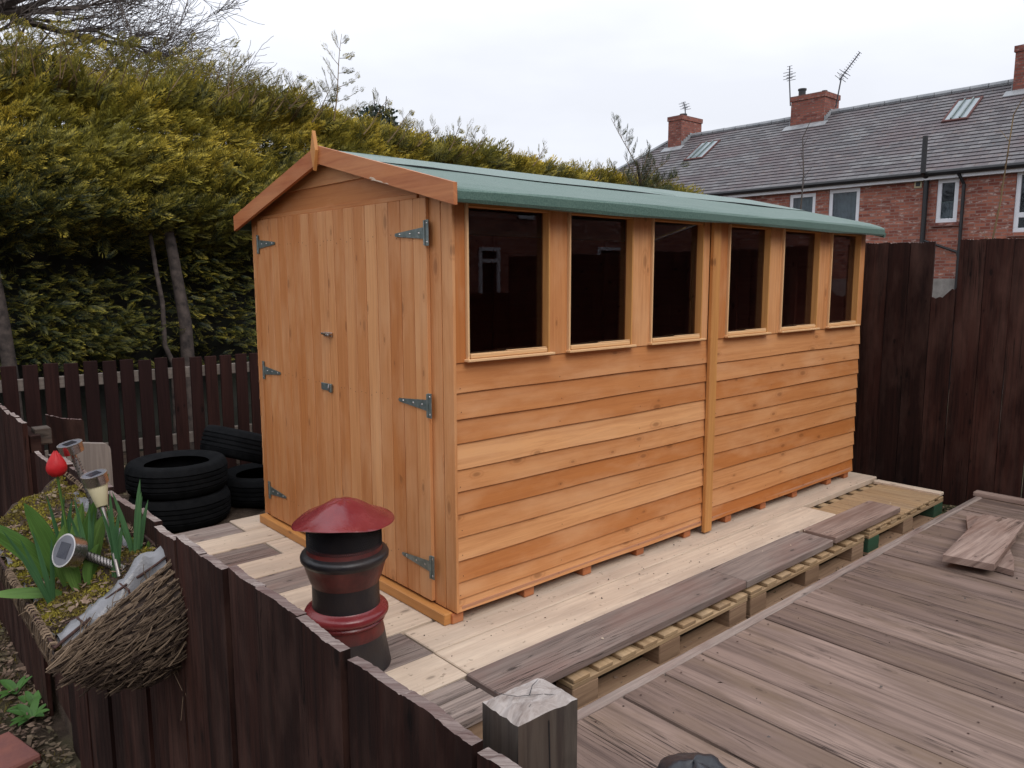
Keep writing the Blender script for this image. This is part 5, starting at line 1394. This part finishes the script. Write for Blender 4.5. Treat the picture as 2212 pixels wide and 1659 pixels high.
# leaves
def blade(mb, base, dirv, ln, wd, bend, mat, n=10, fold=.35, side=None, tip=.9, tint=.5, shape=1.0):
    b = Vector(base); d = Vector(dirv).normalized(); s = Vector(side).normalized() if side else d.cross(Vector((.35, -.9, .1))).normalized()
    s = (s-d*s.dot(d)).normalized(); p = b.copy(); bd = Vector(bend); idx = len(mb.v); mi = mb.mat(mat)
    for i in range(n+1):
        t = i/n; w_ = wd*(math.sin(math.pi*min(1, (t*.88+.12)**shape))**.7 if t < 1 else 0.02)
        nrm = d.cross(s).normalized()
        mb.v += [tuple(p-s*w_/2+nrm*w_*fold*.4), tuple(p), tuple(p+s*w_/2+nrm*w_*fold*.4)]
        d = (d+bd/n).normalized(); s = (s-d*s.dot(d)).normalized(); p = p+d*ln/n
    for i in range(n):
        for j in range(2): a = idx+i*3+j; mb.face((a, a+1, a+4, a+3), [(i/n*ln, j*wd/2, tint*9), (i/n*ln, (j+1)*wd/2, tint*9), ((i+1)/n*ln, (j+1)*wd/2, tint*9), ((i+1)/n*ln, j*wd/2, tint*9)], tint, mi)
SX = lambda x: .412+.188*((x+1.492)/.307)-.02
def dplant(x, y, blades, label, grp='daffodil clumps in the basket'):
    m = MB()
    for (dx, dz, ln, wd, bx) in blades:
        blade(m, (x+random.uniform(-.012, .012), y+random.uniform(-.015, .015), SX(x)-.01), (dx, random.uniform(-.12, .12), dz), ln, wd, (bx, 0, random.uniform(-.25, .0)), 'daffodil_leaf', side=(1, .3*random.uniform(-1, 1), 0), shape=.8, tint=random.random())
    return m.build('leaf_clump', label=label, cat='leaves', group=grp, smooth=True)
dplant(-1.285, .01, [(.02, 1, .27, .016, .0), (-.06, 1, .24, .015, -.05), (.08, 1, .22, .015, .1), (.12, 1, .18, .014, .1), (-.12, 1, .24, .014, -.1), (-.05, 1, .20, .015, 0)], 'upright blue green strap leaves by the cone shaped light')
dplant(-1.225, .02, [(.05, 1, .25, .019, .1), (.12, 1, .22, .018, .0), (-.16, 1, .24, .018, -.1), (.18, 1, .19, .016, .1), (0, 1, .2, .016, .3)], 'strap leaves next to the fence at the right of the basket')
dplant(-1.44, .16, [(-.30, 1, .30, .015, -.1), (-.08, 1, .25, .015, -.1), (-.2, 1, .24, .013, -.1), (.05, 1, .22, .014, 0)], 'long thin leaves leaning left at the outer edge of the basket')
dplant(-1.37, .30, [(.02, 1, .27, .014, .1), (.06, 1, .25, .014, .1), (-.08, 1, .28, .014, -.1), (.12, 1, .24, .014, .1)], 'thin leaves round the tulip stem')
dplant(-1.335, .13, [(.02, 1, .25, .015, .0), (-.06, 1, .27, .015, -.05), (.08, 1, .22, .014, .1), (-.12, 1, .24, .014, -.1)], 'green strap leaves in the middle of the basket behind the tipped light')
m = MB()
for (x, y, dx, dz, ln, wd, bx, bz) in [(-1.37, .12, -.1, 1, .16, .045, -.2, -.1), (-1.33, .22, .12, 1, .24, .045, .2, 0), (-1.40, .30, -.36, 1, .33, .060, -.55, -.3), (-1.385, .27, -.12, 1, .29, .062, -.3, -.15), (-1.35, .22, .05, 1, .24, .050, .15, 0), (-1.32, .16, .10, 1, .20, .055, .3, -.2), (-1.38, .2, -.05, 1, .20, .058, .1, -.1), (-1.30, .30, .15, 1, .28, .05, .3, .1), (-1.34, .10, .1, 1, .13, .05, .3, -.1)]:
    blade(m, (x, y, SX(x)-.01), (dx, .0, dz), ln, wd, (bx, 0, bz), 'tulip_leaf', side=(1, .25, .1), tint=random.random(), fold=.5)
m.build('broad_leaves', label='broad light green leaves at the left of the planter', cat='leaves', smooth=True)
m = MB(); blade(m, (-1.40, .20, SX(-1.42)), (-1, -.05, .42), .20, .055, (.0, 0, -.3), 'tulip_leaf', side=(0, 1, .4), tint=.2); m.build('broad_leaf', label='low broad leaf spreading over the left rim of the planter', cat='leaves', smooth=True)
m = MB(); blade(m, (-1.20, .0, SX(-1.22)), (.35, .1, .7), .10, .03, (.3, 0, -.1), 'tulip_leaf', side=(1, .3, 0)); blade(m, (-1.21, .04, SX(-1.22)), (-.2, .1, .6), .09, .022, (-.3, 0, -.1), 'tulip_leaf', side=(1, .3, 0)); m.build('broad_leaf', label='small pointed light green leaf beside the fence end of the planter', cat='leaves', smooth=True)
# tulip
tl = empty('tulip', (-1.37, .27, SX(-1.37)), 'single red tulip in bud rising above the planter leaves', 'tulip')
m = MB(); tb = Vector((-1.362, .245, SX(-1.36))); tt_ = Vector((-1.378, .245, .80)); m.tube([tb, tb+(tt_-tb)*.5+Vector((.004, 0, 0)), tt_], [.0045, .004, .004], 'tulip_leaf', n=8, tint=.5); m.build('stem', tl, smooth=True)
m = MB()
for layer, (ro, zoff) in enumerate(((0, 0), (.003, .0))):
    for k in range(3):
        a0 = k*2*math.pi/3+layer*math.pi/3+.4
        base = len(m.v); mi = m.mat('petal'); nu, nv = 8, 6
        for i in range(nu+1):
            t = i/nu; z = .080*t; rr = .0290*math.sin(math.pi*(.17+.79*t**.75))+ro*.4*(1-t)
            hw = 1.12*math.sin(math.pi*min(1, .25+.72*t))**.6
            for j in range(nv+1):
                a = a0+(j/nv-.5)*2*hw; m.v.append((tt_.x+rr*math.cos(a), tt_.y+rr*math.sin(a), tt_.z+z-.003*((j/nv-.5)*2)**2))
        for i in range(nu):
            for j in range(nv): a = base+i*(nv+1)+j; m.face((a, a+1, a+nv+2, a+nv+1), [(0, 0, 0)]*4, random.random()*.5+.2*layer, mi)
m.build('flower', tl, smooth=True)
# solar lights
def solar(head, axis, foot, Rr, H, label, cone=False):
    hd = Vector(head); ax = Vector(axis).normalized(); ft = Vector(foot)
    t = empty('solar_light', ft, label, 'garden light', 'solar lights in the planter')
    rot = ax.to_track_quat('Z', 'Y').to_matrix()
    m = MB(); m.lathe([(Rr*.25, -H*.5), (Rr*.93, -H*.5), (Rr*.97, -H*.46), (Rr, H*.38), (Rr*1.035, H*.42), (Rr*1.035, H*.5), (Rr*.93, H*.5)], 'bright_steel', c=hd, n=40, rot=rot); hh = m.build('head', t, smooth=True)
    m = MB(); m.lathe([(Rr*.93, H*.49), (.0005, H*.49)], 'solar_rim', c=hd, n=40, rot=rot)
    q = Rr*.48
    m.v += [tuple(hd+rot @ Vector((a*q, b*q, H*.49+.0012))) for a, b in ((-1, -1), (1, -1), (1, 1), (-1, 1))]; k = len(m.v); m.face((k-4, k-3, k-2, k-1), [(0, 0, 0)]*4, .5, m.mat('solar_cell')); m.build('solar_panel', hh)
    p = hd-ax*H*.5; dn = (ft-p)
    if cone:
        d2 = dn.normalized(); rc = (-d2).to_track_quat('Z', 'Y').to_matrix(); cl = .075
        m = MB(); m.lathe([(Rr*.40, -cl), (Rr*.45, -cl+.002), (Rr*.86, 0), (Rr*.5, .0)], 'diffuser', c=p, n=32, rot=rc); m.build('diffuser', t, smooth=True); p = p+d2*cl
    else:
        m = MB(); m.tube([p, p-ax*.022], Rr*.24, 'rust_wire' if False else 'bright_steel', n=14); m.build('neck', t, smooth=True); p = p-ax*.02
    m = MB()
    k = 16 if not cone else 1
    m.tube([p, ft], Rr*(.17 if cone else .25), 'dull_steel', n=14)
    st = m.build('stem', t, smooth=True)
    if not cone:
        m = MB(); dn = ft-p; a0 = dn.normalized().orthogonal(); b0 = dn.normalized().cross(a0)
        for i in range(30):
            q0 = p+dn*(.02+.9*i/30)
            for j in range(5):
                an = j*2*math.pi/5+i*.5; r0 = Rr*.255; c0 = q0+(a0*math.cos(an)+b0*math.sin(an))*r0; c1 = q0+dn.normalized()*.002+(a0*math.cos(an+.5)+b0*math.sin(an+.5))*r0
                m.tube([c0, c1], .0012, 'black_plastic', n=3)
        m.build('knurling', st)
    return t
solar((-1.385, .105, .590), (-.85, -.30, .46), (-1.262, .005, .530), .049, .046, 'steel solar light tipped over towards the viewer showing its dark solar cell')
solar((-1.30, .115, .80), (-.20, -.05, 1), (-1.285, -.02, SX(-1.28)), .036, .034, 'solar light with a yellowish cone diffuser under its steel head', cone=True)
solar((-1.325, .29, .872), (-.22, -.05, 1), (-1.24, .25, SX(-1.25)), .036, .032, 'solar light with a plain stem, highest and furthest left')

# ================================================================== SMALL THINGS
def scatter_chips(name, n, area, z, smin, smax, mat, label=None, kind=None, flat=.3, cat=None):
    x0, x1, y0, y1 = area; P = np.stack([rng.uniform(x0, x1, n), rng.uniform(y0, y1, n), np.full(n, z)+rng.uniform(0, .02, n)], -1)
    a = rng.normal(0, 1, (n, 3)); a[:, 2] *= flat; a /= np.linalg.norm(a, axis=1, keepdims=True); b = np.cross(a, np.tile([0, 0, 1.], (n, 1))+rng.normal(0, .4, (n, 3))); b /= np.linalg.norm(b, axis=1, keepdims=True)
    s = rng.uniform(smin, smax, (n, 1)); V = np.stack([P-a*s, P+b*s*.42+[0, 0, .004], P+a*s, P-b*s*.42], 1).reshape(-1, 3)
    npmesh(name, V, np.arange(4*n).reshape(-1, 4), [mat], tint=rng.uniform(0, 1, n), label=label, kind=kind, cat=cat)
scatter_chips('leaf_litter', 9000, (-2.4, -1.2, -.6, 4.2), LZ+.005, .008, .03, 'litter', label='brown leaf litter and twigs on the low ground at the left', kind='stuff', cat='leaf litter')
scatter_chips('leaf_litter', 2500, (-.2, 4.05, -.74, -.5), GZ+.002, .006, .02, 'litter', label='dark debris in the gap between pallets and decking', kind='stuff', cat='leaf litter')
scatter_chips('leaf_litter', 2500, (-1.1, 4.0, 3.2, 5.0), GZ+.002, .01, .03, 'litter', label='dead leaves below the picket fence and hedge', kind='stuff', cat='leaf litter')
n = 5200; P = np.stack([rng.uniform(-2.2, -1.22, n), rng.uniform(0, 4, n), np.full(n, LZ)], -1); k_ = sn(P[:, 0]*3, P[:, 1]*2.5, 0, 4) > -.1; P = P[k_]; n = len(P)
h = rng.uniform(.015, .045, (n, 1)); d = np.concatenate([rng.normal(0, .5, (n, 2)), np.ones((n, 1))], 1); sd_ = rng.normal(0, 1, (n, 3))*[1, 1, 0]; sd_ /= np.linalg.norm(sd_, axis=1, keepdims=True)
V = np.stack([P-sd_*.002, P+sd_*.002, P+d*h], 1).reshape(-1, 3); npmesh('moss_grass', V, np.arange(3*n).reshape(-1, 3), ['moss'], tint=rng.uniform(0, .7, n), label='thin mossy grass on the low ground at the left', kind='stuff', cat='grass')
for i, (x, y, k, lab) in enumerate([(-1.27, 2.38, 8, 'green weed against the fence base, furthest back'), (-1.255, 2.02, 9, 'low leafy weed between the fence and the paver'), (-1.225, 2.16, 7, 'green weed with long leaves touching the fence')]):
    m = MB()
    for q in range(k):
        a = q*2*math.pi/k+random.random(); blade(m, (x-.02, y, LZ), (math.cos(a)-.3, math.sin(a), .75), random.uniform(.09, .16), random.uniform(.035, .05), (0, 0, -.6), 'weed', side=(-math.sin(a), math.cos(a), 0), tint=random.random())
    m.build('weed', label=lab, cat='weed', group='weeds along the fence', smooth=True)
m = MB(); m.box((0, 0, 0), (.26, .34, .05), 'paver', b=.01, rot=Matrix.Rotation(R(14), 3, 'Z')); o = m.build('brick_paver', label='worn red paver in the bottom left corner', cat='paver'); o.location = (-1.475, 1.70, LZ+.02)
def stone(x, y, z, s, lab, mat='stone'):
    m = MB(); pr = [(.0005, .5), (.3, .45), (.48, .2), (.5, 0), (.4, -.3), (.0005, -.42)]
    sx, sy = random.uniform(.8, 1.25), random.uniform(.7, 1)
    m.lathe([(r*s, z_*s*.7) for r, z_ in pr], mat, n=10, jit=lambda r, z_, t, i: (r*(1+.15*math.sin(2*t+i)), z_)); o = m.build('pebble', smooth=True, label=lab, cat='pebble', group='pebbles beside the pallets'); o.location = (x, y, z); return o
stone(.27, -.635, GZ+.03, .045, 'grey pebble beside the first pallet block'); stone(.45, -.63, GZ+.025, .035, 'smaller dark pebble in the gap by the long pallet opening'); stone(.72, -.66, GZ+.03, .05, 'pale pebble by the second pallet block')
stone(1.75, -.66, GZ+.02, .04, 'pebble in the gap by the middle pallet')
scatter_chips('wood_shavings', 26, (-.1, 3.2, -.55, -.02), -.046, .004, .009, 'shaving', label='tiny pale shavings and chips on the planks', kind='stuff', cat='shavings', flat=.05)
scatter_chips('grit', 60, (-.9, 3.4, -.33, 0), -.0495, .003, .007, 'bark', label='dark crumbs of bark on the pale planks', kind='stuff', cat='grit', flat=.05)
scatter_chips('deck_debris', 90, (-.1, 3.9, -2.4, -.8), DZ+.002, .003, .012, 'twig', label='scattered dark bits on the decking', kind='stuff', cat='debris', flat=.05)
m = MB(); c0 = Vector((-.115, -1.275, DZ+.05)); nu, nv = 18, 28; base = len(m.v); mi = m.mat('sack')
for i in range(nu+1):
    ph = math.pi*i/nu
    for j in range(nv):
        t = 2*math.pi*j/nv; k = 1+.07*math.sin(3*t+i*.5)+.05*math.sin(7*t-i*.9)*math.sin(ph)
        m.v.append((c0.x+.12*k*math.sin(ph)*math.cos(t), c0.y+.105*k*math.sin(ph)*math.sin(t), c0.z+.075*math.cos(ph)*k if ph < math.pi*.6 else c0.z+.05*math.cos(ph)))
for i in range(nu):
    for j in range(nv): a = base+i*nv+j; b = base+i*nv+(j+1) % nv; m.face((a, a+nv, b+nv, b), [(0, 0, 0)]*4, .5, mi)
m.build('bin_bag', smooth=True, label='dark blue black sack top at the bottom edge on the decking', cat='sack')
